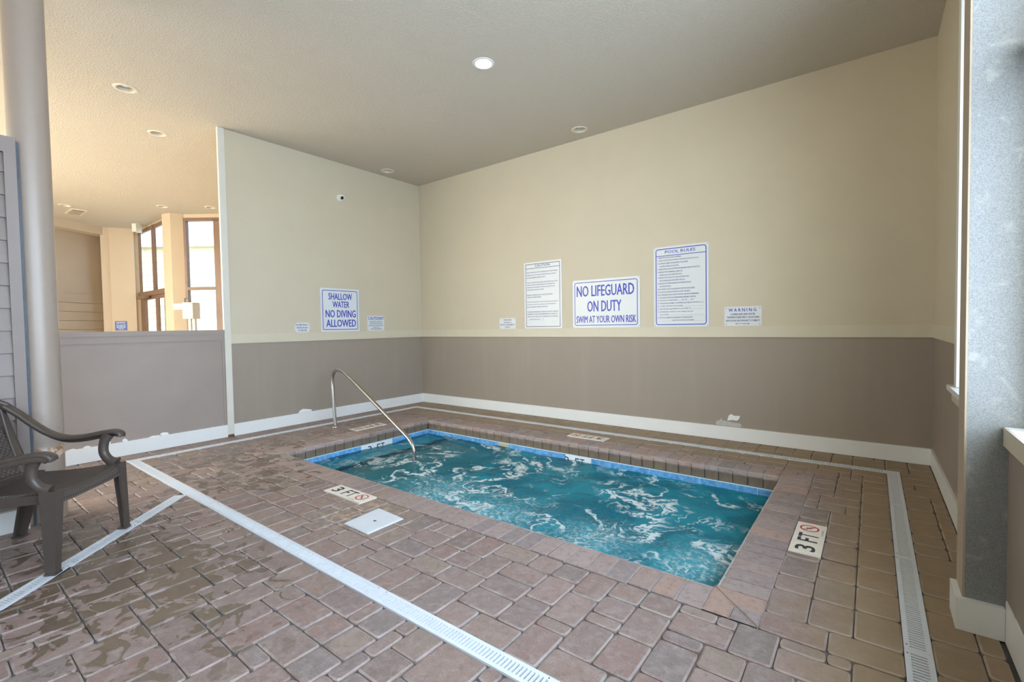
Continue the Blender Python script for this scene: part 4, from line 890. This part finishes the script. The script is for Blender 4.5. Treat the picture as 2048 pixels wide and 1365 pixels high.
struct(ubox(.82, 3.3, 0, H, 0, .15).build('wall_far_right', M['pil']), 'tan wall right of the large far window', 'wall')
struct(ubox(0, .82, 0, .22, 0, .15).build('wall_far_sill', M['pil']), 'low wall under the large far window', 'wall')
struct(MB().box((-2.6, .2, 0), (-.2, .4, H)).build('wall_far_end', M['pil']), 'end wall behind the spa left wall', 'wall')
# unseen side of the hall, glazing added to let light in
wsn = MB()
for x0, x1, z0, z1 in ((-9.6, -7.9, 0, H), (1.3, 1.67, 0, H), (-7.9, 1.3, 3.3, H)): wsn.box((x0, -7.75, z0), (x1, -7.6, z1))
struct(wsn.build('wall_hall_front', M['pil']), 'unseen front wall of the adjoining hall around the added glazing', 'wall')
w6 = struct(empty('added_window_6', (0, 0, 0)), 'added unseen glazed doors along the front of the adjoining hall', 'window')
for k in range(5):
    x0 = -7.9+9.2*k/4; MB().box((x0-.04, -7.72, 0), (x0+.04, -7.64, 3.3)).build('mullion', M['bronze'], w6)
for k in range(4):
    x0 = -7.9+9.2*k/4; MB().box((x0+.04, -7.683, 0), (x0+2.26, -7.677, 3.3)).build('pane', M['glass'], w6)
# notice, exit sign, vent, lift
sign('notice_sign', (-7.544, -2.408, 1.30), (.2, .4, 0), .215, .21, [('NOTICE', .14, .86, .17, .17, 0), ('____ ____ _____', .10, .90, .42, .05, 1), ('___ ______ __', .14, .86, .56, .05, 1), ('___ _____ ____', .12, .88, .70, .05, 1), ('_____ ___', .28, .72, .85, .05, 1)], 'small blue notice sign on the far peach pilaster', None, (), 'sign', 0, 'notice', 'sign')
bpy.data.objects['notice_sign'].location += Vector((.004*.894, -.004*.447, 0))
ex = frame_empty('exit_sign', (-6.66, -2.246, 3.43), (.7927, .6096, 0), (0, 0, 1), 'small white exit sign hanging from the far ceiling', 'sign')
MB().box((0, 0, -.16), (.09, .165, 0)).build('housing', M['cam_white'], ex); MB().box((-.002, .01, -.15), (0, .155, -.01)).build('face', M['exit'], ex); MB().box((-.03, .165, -.12), (.12, .187, -.04)).build('canopy', M['lamp_trim'], ex)
vt = empty('ceiling_vent', (-6.275, -3.203, H), 'slatted tan air vent in the far hall ceiling', 'vent')
MB().box((-.28, -.12, -.012), (.28, .12, 0)).build('frame', M['lamp_trim'], vt); MB().box((-.22, -.085, -.014), (.22, .085, -.012)).build('shade_sheet', M['ventdk'], vt)  # second box is a dark sheet painted as shade behind the slats
for k in range(6): MB().box((-.20+.07*k, -.085, -.022), (-.165+.07*k, .085, -.013)).build('slat', M['vent'], vt)
lf = frame_empty('pool_lift', (*along(.36, -.25), 0), (.7927, .6096, 0), (0, 0, 1), 'pale grey pool lift standing before the far window', 'pool lift')
MB().box((-.10, 1.50, -.11), (.10, 1.82, .11)).build('motor_housing', M['lift'], lf); MB().box((-.32, 1.68, -.06), (-.10, 1.80, .06)).build('arm', M['lift'], lf)
for x in (-.05, .03): MB().box((x, 0, -.03), (x+.05, 1.50, .03)).build('mast', M['lift'], lf)
MB().tube([(-.12, 1.82, 0), (-.12, 1.90, 0), (-.02, 1.92, 0), (.0, 1.82, 0)], .012, 6).build('hose', M['dark'], lf)
MB().box((-.25, 0, -.2), (.25, .06, .2)).build('base', M['lift'], lf)
# exterior: neighbouring building, ground
nb = empty('neighbour_building', (-11.0, .8, 0), 'pale green sided building seen through the far windows', 'building')
U3 = Vector((.7927, .6096, 0)); N3 = Vector((.6096, -.7927, 0))
nb.matrix_world = Matrix(((U3.x, N3.x, 0, -11.2), (U3.y, N3.y, 0, .9), (0, 0, 1, 0), (0, 0, 0, 1)))
MB().box((-5, -.3, 0), (5, 0, 4.05)).build('wall', M['siding'], nb)
sbm = MB(); sbm.add([(-5, 0, 0), (-5, .03, 0), (-5, .006, .21), (-5, 0, .21), (5, 0, 0), (5, .03, 0), (5, .006, .21), (5, 0, .21)], [(0, 1, 5, 4), (1, 2, 6, 5), (2, 3, 7, 6), (0, 3, 2, 1), (4, 5, 6, 7)]); sme = sbm.mesh('siding_board'); sme.materials.append(M['siding'])
for k in range(19):
    o = bpy.data.objects.new('siding_board', sme); COL.objects.link(o); o.parent = nb; o.location = (0, 0, .05+.205*k)
MB().box((-5.2, -.4, 4.0), (5.2, .25, 4.12)).build('roof_edge', M['roof'], nb)
aw = MB(); cx, cz, rr = 1.05, 1.95, 1.0; n = 20
aw.add([(cx, .035, cz)]+[(cx+rr*math.cos(math.pi*k/n), .035, cz+rr*math.sin(math.pi*k/n)) for k in range(n+1)], [(0, k+2, k+1) for k in range(n)]); aw.add([(cx-rr, .035, .4), (cx+rr, .035, .4), (cx+rr, .035, cz), (cx-rr, .035, cz)], [(0, 1, 2, 3)])
awo = aw.build('arched_window', M['white'], nb)
for k in range(1, 5):
    a = math.pi*k/5; MB().tube([(cx, .05, cz-.2), (cx+rr*math.cos(a), .05, cz+rr*math.sin(a))], .03, 4).build('muntin', M['siding'], awo)
struct(MB().box((-30, -40, -.42), (40, 30, -.40)).build('ground_outside', M['pave']), 'pale ground outside the windows', 'ground')
